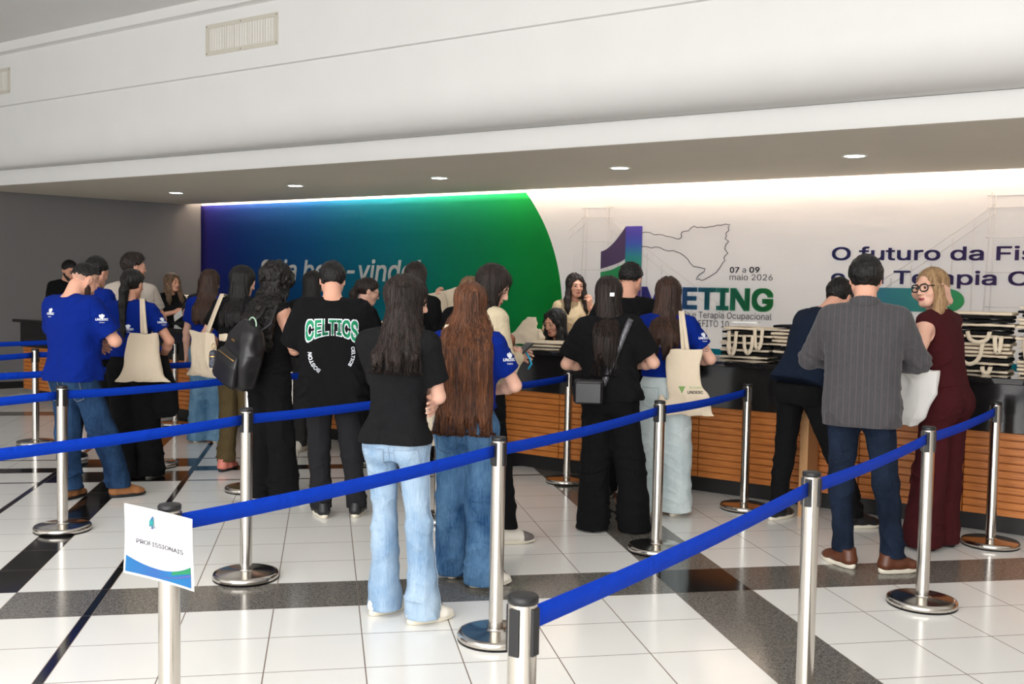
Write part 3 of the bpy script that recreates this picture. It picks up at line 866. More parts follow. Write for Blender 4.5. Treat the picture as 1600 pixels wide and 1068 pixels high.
# stepped ceiling: profile carried from the left end to the right end
XL, XR = -19.0, 5.0
ysof = lambda x: 7.714+.0416*(x+4.6); ybm = lambda x: 7.12+.0176*(x+13.2); ywall = lambda x: W0Y+(x-W0X)*UDY/UDX
def profile(x):
    s, b, w = ysof(x), ybm(x), ywall(x)
    p = [(w-.28,2.875),(w-.28,2.85)]
    p += [(s+.03,2.85),(s+.008,2.858),(s,2.88),(s,3.045),(s+.012,3.06),(s+.04,3.064)]
    q = s-.02; r = q-b; u = min(.10, r*.3); p.append((q-u,3.068)); a_ = r-u
    for t in np.linspace(.10, math.pi/2, 18): p.append((b+a_*(1-math.sin(t)), 3.068+.36*(1-math.cos(t))))
    p += [(b,3.83),(b-.035,3.835),(b-.035,4.478),(b-.045,4.485),(b-.13,4.488),(b-.14,4.50),(b-.14,4.60),(b-.30,4.61),(-9.0,4.61)]
    return p
PL, PR = profile(XL), profile(XR); n_ = len(PL); nx = 24
V = []; F = []
for i in range(nx+1):
    x = XL+(XR-XL)*i/nx; V += [(x, y, z) for y, z in profile(x)]
for i in range(nx):
    for k in range(n_-1): F.append((i*n_+k, i*n_+k+1, (i+1)*n_+k+1, (i+1)*n_+k))
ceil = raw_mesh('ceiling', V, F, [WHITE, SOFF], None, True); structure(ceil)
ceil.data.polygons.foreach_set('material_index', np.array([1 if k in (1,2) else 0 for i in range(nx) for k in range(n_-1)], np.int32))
em = ceil.modifiers.new('edges', 'EDGE_SPLIT'); em.split_angle = math.radians(40)
# light slot above the banner
m = MB(); m.add([(x, ywall(x)-o_, z) for x in (XL,XR) for o_, z in ((.28,2.875),(.60,2.875),(.60,3.2),(0,3.2))], [(0,4,5,1),(1,5,6,2),(2,6,7,3)])
structure(m.build('trim_1', WHITE))
m = MB(); m.box((-.3,-.375,2.885), (18.2,-.345,2.905), WM); led = m.build('light_strip', emit('warm_light_strip', (1.0,.82,.66), 95.0))
tag(led, 'warm light strip hidden in the slot above the printed banner', 'light strip')
# walls
m = MB(); m.box((-.328,0,0), (18.2,.15,3.3), WM); structure(m.build('wall_back', wall_paint('white_wall_paint', (232,226,218))))
cx, cy, _ = wp(-.328, 0); dx, dy = unit(np.array([-14.35-cx, 7.81-cy]))
V = [(cx+dx*t-dy*o_*-1, cy+dy*t+dx*o_*-1, z) for t in (-.2,20) for o_ in (0,.15) for z in (0,4.5)]
# outer face lies on the far side of the hall
V = [(cx+dx*t+dy*o_, cy+dy*t-dx*o_, z) for t in (-.2,20) for o_ in (0,.15) for z in (0,4.5)]
structure(raw_mesh('wall_left', V, [(0,1,5,4),(2,6,7,3),(0,4,6,2),(1,3,7,5),(0,2,3,1),(4,5,7,6)], GREY, None, False))
V = [(cx+dx*t-dy*o_, cy+dy*t+dx*o_, z) for t in (0,20) for o_ in (0,.018) for z in (0,.10)]
structure(raw_mesh('baseboard_left', V, [(0,1,5,4),(2,6,7,3),(0,4,6,2),(1,3,7,5),(0,2,3,1),(4,5,7,6)], black_stone('baseboard_granite', .2), None, False))
structure(raw_mesh('wall_right_unseen', [(5.6,-9,0),(5.6,12,0),(5.6,12,4.5),(5.6,-9,4.5)], [(0,3,2,1)], wall_paint('side_wall_paint', (176,172,168)), None, False))  # unseen side wall, added so light comes from behind the camera
# downlights
LAMP = emit('downlight_glass', (.93,1.0,1.0), 14.0); RIM = plain('white_lamp_rim', (236,234,230), .4)
names = ['leftmost', 'second from the left', 'middle', 'second from the right', 'rightmost']
for i, (x, y) in enumerate([(-11.985,9.034),(-9.60,9.04),(-7.32,9.12),(-4.995,9.17),(-2.66,9.29)]):
    t = thing('ceiling_light', '%s of the five round recessed downlights in the lowered ceiling' % names[i], 'ceiling light', (x,y,2.85), 0, 'recessed downlights above the counter')
    m = MB(); m.lathe([(.088,.004),(.088,-.006),(.108,-.004),(.112,.0),(.112,.004)], 40); m.build('rim', RIM, t)
    m = MB(); m.lathe([(.0001,-.003),(.088,-.003)], 40); m.build('diffuser', LAMP, t)
    l = bpy.data.lights.new('downlight', 'SPOT'); l.energy = 75; l.color = (.95,.98,1.0); l.spot_size = math.radians(110); l.spot_blend = .8; l.shadow_soft_size = .08
    lo = bpy.data.objects.new('downlight', l); link(lo, t); lo.location = (0,0,-.03)
# air vents in the beam
GRILLE = plain('cream_grille', (206,201,188), .5)
def vent(x0, x1, z0, z1, label):
    yv = ybm((x0+x1)/2)-.035; sl = math.atan(.0176)
    t = thing('air_vent', label, 'vent', (x0, yv, z0), sl, 'air vents in the ceiling beam'); w, h = x1-x0, z1-z0; b = .045
    m = MB(); m.box((0,-.018,0), (w,0,b)).box((0,-.018,h-b), (w,0,h)).box((0,-.018,b), (b,0,h-b)).box((w-b,-.018,b), (w,0,h-b)); m.build('frame', GRILLE, t, .003)
    m = MB(); m.box((b,-.004,b), (w-b,-.001,h-b)); m.build('backing', plain('vent_dark', (30,28,25), .8), t)
    n = 26; m = MB(); rg = random.Random(3)
    for i in range(n):
        xx = b+(w-2*b)*(i+.5)/n; a = rg.uniform(.1, 1.25); R = rot3('z', a)
        m.box((-.0095,-.0012,0), (.0095,.0012,h-2*b), mat4(R, (xx,-.012,b)))
    m.build('slats', GRILLE, t)
    for xx in (.02,w/2,w-.02):
        for zz in (.022,h-.022):
            m = MB(); m.lathe([(.0001,.004),(.007,.003),(.008,0)], 10, mat4(rot3('x', math.pi/2), (xx,-.018,zz))); m.build('screw', plain('screw_head', (120,114,104), .4, .6), t)
vent(-8.99,-7.885,4.032,4.360, 'wide cream air vent with upright slats in the white ceiling beam')
vent(-13.85,-12.762,3.984,4.312, 'air vent cut off by the left edge of the photo')

# ---------------------------------------------------------------- banner
def banner_mat():
    q = NT('printed_banner'); c = q.n('ShaderNodeTexCoord'); s = q.n('ShaderNodeSeparateXYZ'); q.l(c.outputs['Object'], s.inputs[0])
    x, z = s.outputs[0], s.outputs[2]
    f = q.math('DIVIDE', q.math('ADD', x, .328), 7.2)
    col = q.ramp(f, [(0,srgb((34,26,98))),(.12,srgb((8,38,98))),(.33,srgb((0,62,108))),(.56,srgb((0,94,104))),(.70,srgb((0,104,78))),(.86,srgb((0,116,50))),(1,srgb((0,112,30)))])
    r2 = q.math('ADD', q.math('POWER', q.math('SUBTRACT', x, 4.05), 2.0), q.math('POWER', q.math('SUBTRACT', z, 1.27), 2.0))
    inside = q.math('LESS_THAN', r2, 2.44**2)
    left = q.math('LESS_THAN', x, 4.05)
    mask = q.math('MAXIMUM', inside, left)
    white = q.mix(q.noise(c.outputs['Object'], 1.1, 2), srgb((228,224,222)), srgb((219,216,216)))
    strip = q.math('MULTIPLY', q.math('LESS_THAN', z, .935), q.math('GREATER_THAN', x, 4.05))
    body = q.mix(mask, white, col); q.col(q.mix(strip, body, srgb((0,96,112)))); q.val(Roughness=.75, Specular_IOR_Level=.12)
    # loose cloth: shallow horizontal pulls
    m = q.n('ShaderNodeMapping'); m.inputs['Scale'].default_value = (.35,1,2.0); q.l(c.outputs['Object'], m.inputs[0])
    q.bump(q.noise(m.outputs[0], 2.2, 2), .25, .05); return q.m
def flat_shape(name, V, F, mat, parent): return raw_mesh(name, V, F, mat, parent, False)
bn = thing('banner', 'long printed welcome banner on the back wall, blue-green left and white right', 'banner', (W0X,W0Y,0), math.atan2(UDY,UDX))
nu, nz = 90, 24; V = []; F = []
for i in range(nu+1):
    for j in range(nz+1):
        u = -.326+17.0*i/nu; z = .55+(2.845-.55)*j/nz
        d = .020+.006*math.sin(u*1.7+z)*math.sin(z*2.2)+.008*math.exp(-((z-2.62)/.08)**2)*(.6+.4*math.sin(u*2.1))
        V.append((u,-d,z))
for i in range(nu):
    for j in range(nz): F.append((i*(nz+1)+j, (i+1)*(nz+1)+j, (i+1)*(nz+1)+j+1, i*(nz+1)+j+1))
sheet = raw_mesh('printed_sheet', V, F, banner_mat(), bn, True)
sm = sheet.modifiers.new('thickness', 'SOLIDIFY'); sm.thickness = .002
def grad(name, x0, x1, stops, axis=0):
    q = NT(name); c = q.n('ShaderNodeTexCoord'); s = q.n('ShaderNodeSeparateXYZ'); q.l(c.outputs['Object'], s.inputs[0])
    f = q.math('DIVIDE', q.math('SUBTRACT', s.outputs[axis], x0), x1-x0); q.col(q.ramp(f, [(p, srgb(c_)) for p, c_ in stops])).val(Roughness=.6); return q.m
def lettering(name, txt, u0, u1, zb, cap, mat, parent, bold=0.0, shear=0.0, d=.036, ref=None):
    """flat words: baseline zb, capital height cap, from u0 to u1"""
    V, F = text_mesh(txt, 1.0, bold, shear)
    H, _ = text_mesh('H', 1.0, bold); ch = H[:,1].max()-H[:,1].min()
    w0, w1 = V[:,0].min(), V[:,0].max()
    X = u0+(V[:,0]-w0)/(w1-w0)*(u1-u0); Z = zb+V[:,1]/ch*cap
    P3 = np.stack([X, np.full(len(X), -d), Z], 1)
    # one object for each word: part the faces where the gap is as wide as a space
    iv = sorted((min(V[i][0] for i in f), max(V[i][0] for i in f), k) for k, f in enumerate(F)); groups = []; end = -9
    for x0, x1, k in iv:
        if x0 > end+.17+bold*1.5+shear*.3*0 and ' ' in txt: groups.append([])
        if not groups: groups.append([])
        groups[-1].append(k); end = max(end, x1)
    for g in groups:
        ids = sorted({i for k in g for i in F[k]}); mp = {i: j for j, i in enumerate(ids)}
        flat_shape(name, P3[ids], [tuple(mp[i] for i in F[k]) for k in g], mat, parent)
INK = plain('indigo_ink', (46,36,104), .6); DARK = plain('dark_ink', (44,42,52), .6); PALE = plain('white_ink', (226,226,224), .6)
lettering('welcome_word', 'Seja bem-vindo!', 1.06,4.22,1.668,.305, PALE, bn, .012, .16)
lettering('meeting_word', 'MEETING', 7.60,9.235,1.40,.262, grad('meeting_gradient', 7.6, 9.2, [(0,(52,40,140)),(.25,(36,70,150)),(.5,(0,96,120)),(.68,(0,120,90)),(1,(0,124,56))]), bn, .03)
lettering('date_numbers', '07', 8.712,8.825,1.826,.066, DARK, bn, .02); lettering('date_word', 'a', 8.862,8.905,1.826,.066, DARK, bn); lettering('date_numbers', '09', 8.945,9.065,1.828,.066, DARK, bn, .02)
lettering('date_word', 'maio 2026', 8.713,9.219,1.74,.068, DARK, bn)
lettering('subtitle_word', 'de Fisioterapia e Terapia Ocupacional', 7.62,9.222,1.292,.072, DARK, bn)
lettering('subtitle_word', 'do CREFITO 10', 8.10,8.72,1.19,.075, DARK, bn)
lettering('slogan_word', 'O futuro da Fisioterapia', 9.87,13.05,1.973,.142, grad('slogan_ink', 9.8, 12.0, [(0,(36,42,110)),(1,(66,36,96))]), bn, .014)
lettering('slogan_word', 'e da Terapia Ocupacional', 9.87,13.30,1.722,.142, grad('slogan_ink', 9.8, 12.0, [(0,(36,42,110)),(1,(66,36,96))]), bn, .014)
# the numeral
m = MB(); D0, D1 = -.037, -.033
m.prism([(7.37,1.40),(7.37,2.381),(7.59,2.381),(7.59,1.40)], D0, D1); m.build('numeral_stem', grad('numeral_gradient', 1.40, 2.38, [(0,(64,38,110)),(.36,(72,40,116)),(.44,(40,60,140)),(.52,(0,120,100)),(.62,(0,116,120)),(.78,(40,70,160)),(.9,(60,52,150)),(1,(76,60,160))], 2), bn)
pts = [(7.035,1.86),(7.035,2.075)]+[(7.035+.335*t, 2.075+.306*t**1.6) for t in np.linspace(.1, 1, 8)]+[(7.37,1.985)]+[(7.37-.335*t, 1.985-.125*t**.7) for t in np.linspace(.2, .9, 5)]
m = MB(); m.prism(pts, D0, D1); m.build('numeral_flag', plain('plum_ink', (62,40,78), .6), bn)
m = MB(); m.prism([(7.035,1.40),(7.035,1.82),(7.18,1.845),(7.37,1.93),(7.37,1.40)], D0, D1); m.build('numeral_block', plain('green_ink', (0,122,64), .6), bn)
zx = lambda a: 7.592+(a-332)*(8.696-7.592)/(624-332)
zz_ = lambda b: 2.385-(b-147)*(2.385-1.73)/(338-147)
outl = [(332,172),(345,170),(360,172),(368,177),(375,180),(388,179),(400,180),(415,185),(430,188),(442,191),(455,196),(462,194),(468,188),(465,180),(468,172),(478,169),(490,168),(498,158),(508,152),(518,157),(530,156),(545,158),(560,155),(572,154),(585,150),(596,151),(610,147),(624,150),(619,159),(622,168),(612,178),(614,187),(610,196),(622,205),(613,217),(610,230),(620,245),(612,254),(608,262),(612,270),(606,276),(596,294),(585,310),(562,326),(540,338),(528,333),(520,336),(524,326),(530,318),(545,308),(548,298),(530,293),(510,290),(498,278),(490,265),(478,254),(465,245),(452,240),(440,235),(425,237),(410,233),(395,225),(380,222),(365,226),(350,221),(332,220)]
m = MB(); m.tube([(zx(a),-.036,zz_(b)) for a, b in outl], .0045, 5); m.build('map_outline', DARK, bn)
# pill with white words
pl = [(11.055+.17*math.cos(t), 1.555+.122*math.sin(t)) for t in np.linspace(-math.pi/2, math.pi/2, 14)]+[(10.40+.17*math.cos(t), 1.555+.122*math.sin(t)) for t in np.linspace(math.pi/2, 3*math.pi/2, 14)]
m = MB(); m.prism(pl, D0, D1); m.build('green_pill', grad('pill_gradient', 10.3, 11.2, [(0,(0,96,120)),(.5,(0,112,110)),(1,(0,128,62))]), bn)
lettering('pill_word', 'ra', 10.80,10.92,1.50,.11, PALE, bn, .02, 0, .042); lettering('pill_word', 'i', 11.065,11.09,1.50,.11, PALE, bn, .02, 0, .042)
# faint bridge towers in the background of the print
FAINT = plain('faint_print', (220,215,213), .7); m = MB(); rr = lambda a, b: m.tube([a, b], .004, 4)
for ub in (6.95,11.6):
    for du in (-.16,.16):
        rr((ub+du*1.3,-.031,1.0), (ub+du,-.031,2.66)); rr((ub+du*1.3+.06,-.031,1.0), (ub+du+.04,-.031,2.66))
    for z in (1.5,1.85,2.2,2.5,2.62): rr((ub-.2,-.031,z), (ub+.24,-.031,z))
    for k in (1,-1):
        for o_ in (0,.1):
            cab = [(ub+k*t*2.1, -.031, 2.66-o_-1.5*t**.9) for t in np.linspace(0.06, 1, 24) if ub+k*t*2.1 > 6.5]; m.tube(cab, .004, 4)
        for t in np.linspace(.15, .9, 9):
            if ub+k*t*2.1 > 6.52: rr((ub+k*t*2.1,-.031,2.62-1.5*t**.9), (ub+k*t*2.1,-.031,1.0))
m.build('bridge_drawing', FAINT, bn)

# ---------------------------------------------------------------- counter
def wood_slats():
    q = NT('orange_wood'); v = q.coord((2.2,1,46)); w = q.coord((1,1,1))
    n = q.noise(v, 2.4, 4, .6); n2 = q.noise(w, 1.5, 2)
    f = q.math('ADD', q.math('MULTIPLY', n, .7), q.math('MULTIPLY', n2, .3))
    q.col(q.ramp(f, [(.3,srgb((142,76,28))),(.5,srgb((186,110,46))),(.7,srgb((208,134,66)))])).val(Roughness=.38); q.bump(n, .12, .004); return q.m
WOOD = wood_slats(); TOP = black_stone('black_counter_granite', .035); FACE = black_stone('black_front_granite', .14)
ct = thing('reception_counter', 'long reception counter with black granite top over orange wooden slats', 'counter', (-13.0,7.38,0))
CX = 15.2
m = MB(); m.box((0,-.16,1.03), (CX,.58,1.07)); m.build('granite_top', TOP, ct, .004)
m = MB(); m.box((0,-.05,.70), (CX,.05,1.03)); m.build('granite_front', FACE, ct, .003)
m = MB(); m.box((.01,.10,0), (CX,.16,.13)); m.build('plinth', plain('black_plinth', (18,17,17), .5), ct)
m = MB(); m.box((0,.05,.13), (CX,.40,1.03)); m.build('carcass', plain('dark_carcass', (60,42,30), .7), ct)
seams = [0,1.15,2.35,3.55,4.75,5.95,7.15,8.45,9.75,11.0,11.7,12.95,14.2,15.2]
for a, b in zip(seams[:-1], seams[1:]):
    m = MB(); n = 11; hh = .57/n
    for i in range(n): m.box((a+.003,-.012,.13+i*hh+.004), (b-.003,.012,.13+(i+1)*hh-.004))
    m.box((a+.003,.012,.13), (b-.003,.045,.70)); p = m.build('slat_panel', WOOD, ct, .0025, 1)
m = MB(); m.box((10.66,-.30,0), (10.72,-.06,.98)); m.build('end_post', plain('pale_wood', (196,146,98), .5), ct, .003)

# ---------------------------------------------------------------- queue posts
def steel():
    q = NT('brushed_steel'); v = q.coord((1,1,30)); n = q.noise(v, 20, 2)
    q.col(srgb((206,200,192))).val(Metallic=1.0, Roughness=.16); q.bump(n, .03, .002); return q.m
STEEL = steel(); BLK = plain('black_plastic', (24,24,26), .45)
BELT = cloth('blue_belt', (0,58,186), 500, .7, .08)
def post_parts(t, belt_to=None, arm=(0,1)):
    m = MB(); m.lathe([(.001,0),(.172,0),(.174,.006)], 56); m.build('rubber_foot', BLK, t)
    m = MB(); m.lathe([(.171,.008),(.175,.012),(.1755,.026),(.170,.036),(.150,.040),(.045,.046),(.036,.050),(.0345,.056)], 64); m.build('base', STEEL, t)
    m = MB(); m.lathe([(.0325,.045),(.0325,.912)], 40); m.build('pole', STEEL, t)
    m = MB(); m.lathe([(.0325,.912),(.0345,.914),(.0345,.926),(.031,.930),(.001,.930)], 40); m.build('cap', BLK, t)
    for a in range(4):
        R = rot3('z', a*math.pi/2); m = MB(); m.box((-.013,.026,.80), (.013,.0365,.905), mat4(R)); m.build('belt_slot', BLK, t, .002)
def belt(t, a, b, sag=.02):
    d = np.array([b[0]-a[0], b[1]-a[1], 0]); L = np.linalg.norm(d); u = d/L; s = np.array([u[1],-u[0],0])
    m = MB(); P_ = []; W_ = []; N_ = []
    for i in range(25):
        f = i/24; z = .868-4*sag*f*(1-f); tw = .06*math.sin(f*math.pi)*math.sin(a[0]*7+a[1])
        P_.append(u*(.034+(L-.0715)*f)+np.array([0,0,z])); W_.append(np.array([0,0,.0265])+s*tw*.02); N_.append(s)
    m.band(P_, W_, N_, .002); m.build('belt', BELT, t)
cols = {
 'right': [(-1.20,1.81),(-1.19,3.75),(-1.134,5.454),(-1.065,7.05)],
 'mid': [(-2.545,1.896),(-2.592,3.686),(-2.712,5.562),(-2.735,7.06)],
 'b': [(-4.13,1.85),(-4.217,3.631),(-4.26,5.35),(-4.283,7.08)],
 'a': [(-5.93,1.9),(-5.947,3.623),(-6.02,5.2),(-5.94,7.12)],
 'c': [(-7.55,3.35),(-7.42,5.40),(-7.53,7.08)],
 'd': [(-9.10,3.55),(-9.279,5.38),(-9.40,7.08)],
 'e': [(-11.25,5.2),(-11.15,7.05)]}
lab = {
 'right': ['steel queue post cut off at the bottom edge, right of the woman in light jeans','steel queue post in front of the bending man, cut off at the bottom','steel queue post in front of the woman in maroon','steel queue post by the counter at the right edge'],
 'mid': ['front steel queue post that carries the paper sign','steel queue post in front of the long-haired woman in blue jeans','steel queue post before the woman in pale jeans with a tote bag','steel queue post by the counter left of the bending man'],
 'b': ['steel queue post beyond the left edge, its blue belt crossing low at left','steel queue post standing on the edge of the grey granite floor band','steel queue post hidden behind the two women at the front','steel queue post at the counter left of the woman with a crossbody bag'],
 'a': ['steel queue post outside the left edge, before the bearded man','steel queue post in front of the bearded man in blue','steel queue post behind the black backpack','steel queue post at the counter behind the man in the printed tee'],
 'c': ['steel queue post outside the left edge in the third lane','steel queue post hidden behind the woman with the ponytail','steel queue post at the counter left of the grey trousers'],
 'd': ['steel queue post outside the left edge in the fourth lane','thin far queue post left of the bearded man','far queue post at the counter behind the ponytail woman'],
 'e': ['steel queue post outside the left edge in the farthest lane','farthest queue post at the counter behind the bearded man']}
for c, pts in cols.items():
    for i, (x, y) in enumerate(pts):
        if c == 'right' and i == 0: pass
        t = thing('queue_post', lab[c][i], 'queue post', (x,y,0), 0, 'steel queue posts with blue belts'); post_parts(t)
        if i+1 < len(pts): belt(t, pts[i], pts[i+1], .012)
# the paper sign on the front post
sg = thing('paper_sign', 'white paper sign reading PROFISSIONAIS taped to the front queue post', 'sign', (-2.545,1.852,.81), 0)
def sgp(x, z): return (x, -.004-.02*(x/.17)**2*0+.012*math.sin(x*9), z)
V = []; F = []; n = 24; mz = 10; C = [(-.158,.109),(.172,.108),(.172,-.106),(-.162,-.108)]
def sp(a, b):
    top = np.array(C[0])*(1-a)+np.array(C[1])*a; bot = np.array(C[3])*(1-a)+np.array(C[2])*a; p = bot*(1-b)+top*b
    return (p[0], .006*math.sin(a*3.1)+.004*math.sin(b*3+a*2)-.004, p[1])
for i in range(n+1):
    for j in range(mz+1): V.append(sp(i/n, j/mz))
for i in range(n):
    for j in range(mz): F.append((i*(mz+1)+j, (i+1)*(mz+1)+j, (i+1)*(mz+1)+j+1, i*(mz+1)+j+1))
po = raw_mesh('paper', V, F, plain('sign_paper', (226,226,226), .6), sg, True); so = po.modifiers.new('thickness', 'SOLIDIFY'); so.thickness = .001
def on_sign(name, poly, mat, d=.0015):
    """a printed area given in sheet fractions, cut into strips so that it follows the paper"""
    V = [tuple(np.array(sp(a, b))-(0,d,0)) for a, b in poly]; n = len(poly)//2
    F = [(i, 2*n-1-i, 2*n-2-i, i+1) for i in range(n-1)]
    o = raw_mesh(name, V, F, mat, sg, False); return o
T = np.linspace(.03, .965, 20); arc = lambda t: .165+.16*((t-.5)/.46)**2*(1 if t > .5 else .62)+.0
on_sign('blue_wave', [(t, arc(t)) for t in T]+[(t, .035+.0*t) for t in T[::-1]], grad('sign_wave', -.16, .17, [(0,(0,96,150)),(.45,(34,84,150)),(.7,(0,102,156)),(1,(6,92,154))]))
T2 = np.linspace(.68, .965, 12)
on_sign('green_wave', [(t, arc(t)-.004) for t in T2]+[(t, .135+.10*((t-.68)/.285)) for t in T2[::-1]], plain('sign_green', (18,124,80), .5), .0022)
T3 = np.linspace(.58, .965, 12)
on_sign('purple_stroke', [(t, .085+.135*((t-.58)/.385)**1.4) for t in T3]+[(t, .072+.125*((t-.58)/.385)**1.4) for t in T3[::-1]], plain('sign_purple', (84,80,150), .5), .003)
def sign_text(txt, a0, a1, b0, cap, mat, name, bold=0):
    V, F = text_mesh(txt, 1, bold); ch = .73; w0, w1 = V[:,0].min(), V[:,0].max()
    raw_mesh(name, [tuple(np.array(sp(a0+(x-w0)/(w1-w0)*(a1-a0), b0+y/ch*cap))-(0,.002,0)) for x, y, _ in V], F, mat, sg, False)
sign_text('PROFISSIONAIS', .17,.86,.47,.088, plain('grey_ink', (74,70,84), .6), 'sign_word', .010)
sign_text('MEETING', .44,.60,.735,.035, plain('blue_ink', (40,90,160), .6), 'sign_logo_word')
m = MB(); m.prism([(-.030,.055),(-.030,.072),(-.016,.088),(-.012,.088),(-.012,.05),(-.020,.05),(-.020,.058)], -.0062, -.0045); m.build('sign_logo', grad('sign_logo_ink', .05, .088, [(0,(70,50,120)),(.5,(0,140,130)),(1,(50,60,140))], 2), sg)
# ---------------------------------------------------------------- everybody in the hall
def back_y(P, zc):
    r = torso_rows(P.sex); z = [q[0] for q in r]
    return np.interp(zc, z, [q[2]-q[4] for q in r])
def long_rows(P, length, wm, we, thick=.045, cx=0.0, lift=.010):
    c = P.Hd[:3,3]; up = P.T[:3,2]
    rows = [(.055,0,-.02,.058,.068),(.02,0,-.026,.072,.080),(-.03,0,-.038,.084,.086),(-.09,cx*.3,-.052,max(.086,wm*.85),.072)]
    hb = -.055
    for f in np.linspace(0, 1, 7):
        L = .15+(length-.15)*f; z = c[2]-L
        zc = .92+(z-P.hipz)/max(up[2], .6)
        p = xf(P.T, (0, (back_y(P, min(zc, 1.36)) if zc > 1.36 else back_y(P, zc))*P.fat-P.loose*.9, zc))
        w = np.clip((1.44-zc)/.12, 0, 1)
        cy = (p[1]-lift)*w+(c[1]-.075)*(1-w)
        a = wm+(we-wm)*f; b = thick*(1-.45*f)
        rows.append((-L, cx+(p[0])*w*.8+0, cy-c[1], a, b))
    return rows
def hair_front(P, h, rows, locks=.30, lw=.030, **kw):
    """long hair with a lock falling in front of each shoulder"""
    v = hair_long(P, h, rows, **kw); M = P.Hd; c = M[:3,3]; w = Vol(v.lo, v.lo, v.h); lo = np.minimum(v.lo, c-np.array([.25,.25,locks+.14])); hi = np.maximum(v.lo+v.h*v.n, c+.25)
    w = Vol(lo, hi, v.h)
    for s in (-1,1):
        a = [xf(M, q) for q in ((s*.052,.050,.080),(s*.078,.040,.01),(s*.084,.030,-.07))]; b = a[-1]
        w.chain(a+[b+np.array([s*.014,.020,-.08]), b+np.array([s*.022,.045,-.16]), b+np.array([s*.018,.055,-locks+.08])], [.016,.022,lw,lw*1.15,lw,.010], .02)
    w.warp(lambda x, y, z: .004*(vnoise(x*75, y*75, z*5)+.8*vnoise(x*150, y*150, z*8)))
    off = np.round((v.lo-w.lo)/v.h).astype(int); off = np.maximum(off, 0); sl = tuple(slice(o, min(o+n, m)) for o, n, m in zip(off, v.n, w.n))
    sub = v.D[tuple(slice(0, q.stop-q.start) for q in sl)]; w.D[sl] = np.minimum(w.D[sl], sub); return w
def FRONT(mat, length, wm, we, thick=.05, locks=.30, lw=.030, **kw):
    return H_(lambda P, h: hair_front(P, h, long_rows(P, length, wm, we, thick), locks, lw, **kw), mat)
def hair_swept(P, h):
    """parted hair combed behind the near ear, its length falling in front of the far shoulder"""
    M = P.Hd; c = M[:3,3]; v = Vol(c-np.array([.24,.24,.46]), c+np.array([.24,.24,.18]), h)
    v.ell((0,-.020,.032), (.084,.101,.095), 0, M=M); v.ell((0,-.060,-.045), (.066,.055,.075), .03, M=M)
    v.ell((0,.120,-.026), (.066,.105,.112), .012, 's', M=M); v.ell((.09,.02,-.055), (.05,.05,.05), .01, 's', M=M)
    a = [xf(M, q) for q in ((-.060,.045,.045),(-.082,.030,-.02),(-.086,.030,-.10))]; b = a[-1]
    v.chain(a+[b+np.array([-.012,.03,-.10]), b+np.array([-.008,.035,-.20]), b+np.array([0,.03,-.28])], [.020,.026,.034,.042,.036,.014], .02)
    v.warp(lambda x, y, z: .003*(vnoise(x*75, y*75, z*5)+.8*vnoise(x*150, y*150, z*8))); return v
def LONG(mat, length, wm, we, thick=.05, cx=0.0, strands_=0, slen=.35, **kw):
    return H_(lambda P, h: hair_long(P, h, long_rows(P, length, wm, we, thick, cx), **kw), mat, strands=strands_, slen=slen)
def SHORT(mat, **kw): return H_(lambda P, h: hair_short(P, h, **kw), mat)
def TIED(mat, **kw): return H_(lambda P, h: hair_tied(P, h, **kw), mat)

BLACKHAIR = hairmat((8,7,7),(24,19,17)); DKBROWN = hairmat((17,11,9),(44,29,22)); AUBURN = hairmat((52,30,20),(132,82,52))
BLOND = hairmat((122,92,62),(186,152,112)); BALAYAGE = hairmat((40,28,22),(140,110,80)); CURLY = hairmat((8,7,6),(26,20,17), 1); MIDBROWN = hairmat((30,18,13),(76,48,34))
SK1, SK2, SK3, SK4, SK5 = (228,182,160), (222,170,146), (212,158,132), (196,140,112), (150,98,74)
BLACK = cloth('black_cotton', (19,19,21)); BLACK2 = cloth('black_jersey', (24,24,26)); WASHED = cloth('washed_black_denim', (38,38,41)); BLUE = cloth('royal_blue_cotton', (2,36,130), 900, .85, .2)
CREAM = cloth('cream_cotton', (226,210,184)); CREAMK = cloth('cream_knit', (222,206,176), 420); NAVYK = cloth('navy_knit', (24,34,52), 500); MAROON = cloth('maroon_crepe', (70,24,28)); OLIVE = cloth('olive_twill', (92,78,52)); BEIGE = cloth('beige_shirt', (216,190,152)); STONE = cloth('stone_cotton', (206,194,182))
GREYT = cloth('charcoal_trousers', (60,58,58))
def pinstripe():
    q = NT('grey_pinstripe_wool'); c = q.n('ShaderNodeTexCoord'); s = q.n('ShaderNodeSeparateXYZ'); q.l(c.outputs['Object'], s.inputs[0])
    st = q.math('GREATER_THAN', q.math('SINE', q.math('MULTIPLY', s.outputs[0], 2*math.pi/.034)), .93)
    n = q.noise(c.outputs['Object'], 260, 3); b = q.noise(q.coord((80,80,4)), 3, 2)
    base = q.mix(q.math('ADD', q.math('MULTIPLY', n, .5), q.math('MULTIPLY', b, .5)), srgb((48,47,50)), srgb((86,84,87)))
    q.col(q.mix(q.math('MULTIPLY', st, .35), base, srgb((112,92,95)))).val(Roughness=.9, Specular_IOR_Level=.2, Sheen_Weight=.15)
    q.bump(q.noise(q.coord(), 24, 4), .3, .012); return q.m
PIN = pinstripe()
LIGHTJ = denim('light_blue_denim', (126,158,192), (178,200,220)); MIDJ = denim('mid_blue_denim', (36,74,116), (98,138,176)); DARKJ = denim('dark_blue_denim', (18,38,66), (46,76,112)); PALEJ = denim('pale_denim', (196,212,214), (222,232,232)); NAVYJ = denim('navy_denim', (18,26,40), (32,44,64)); SKYJ = denim('sky_blue_denim', (76,118,152), (124,162,190))
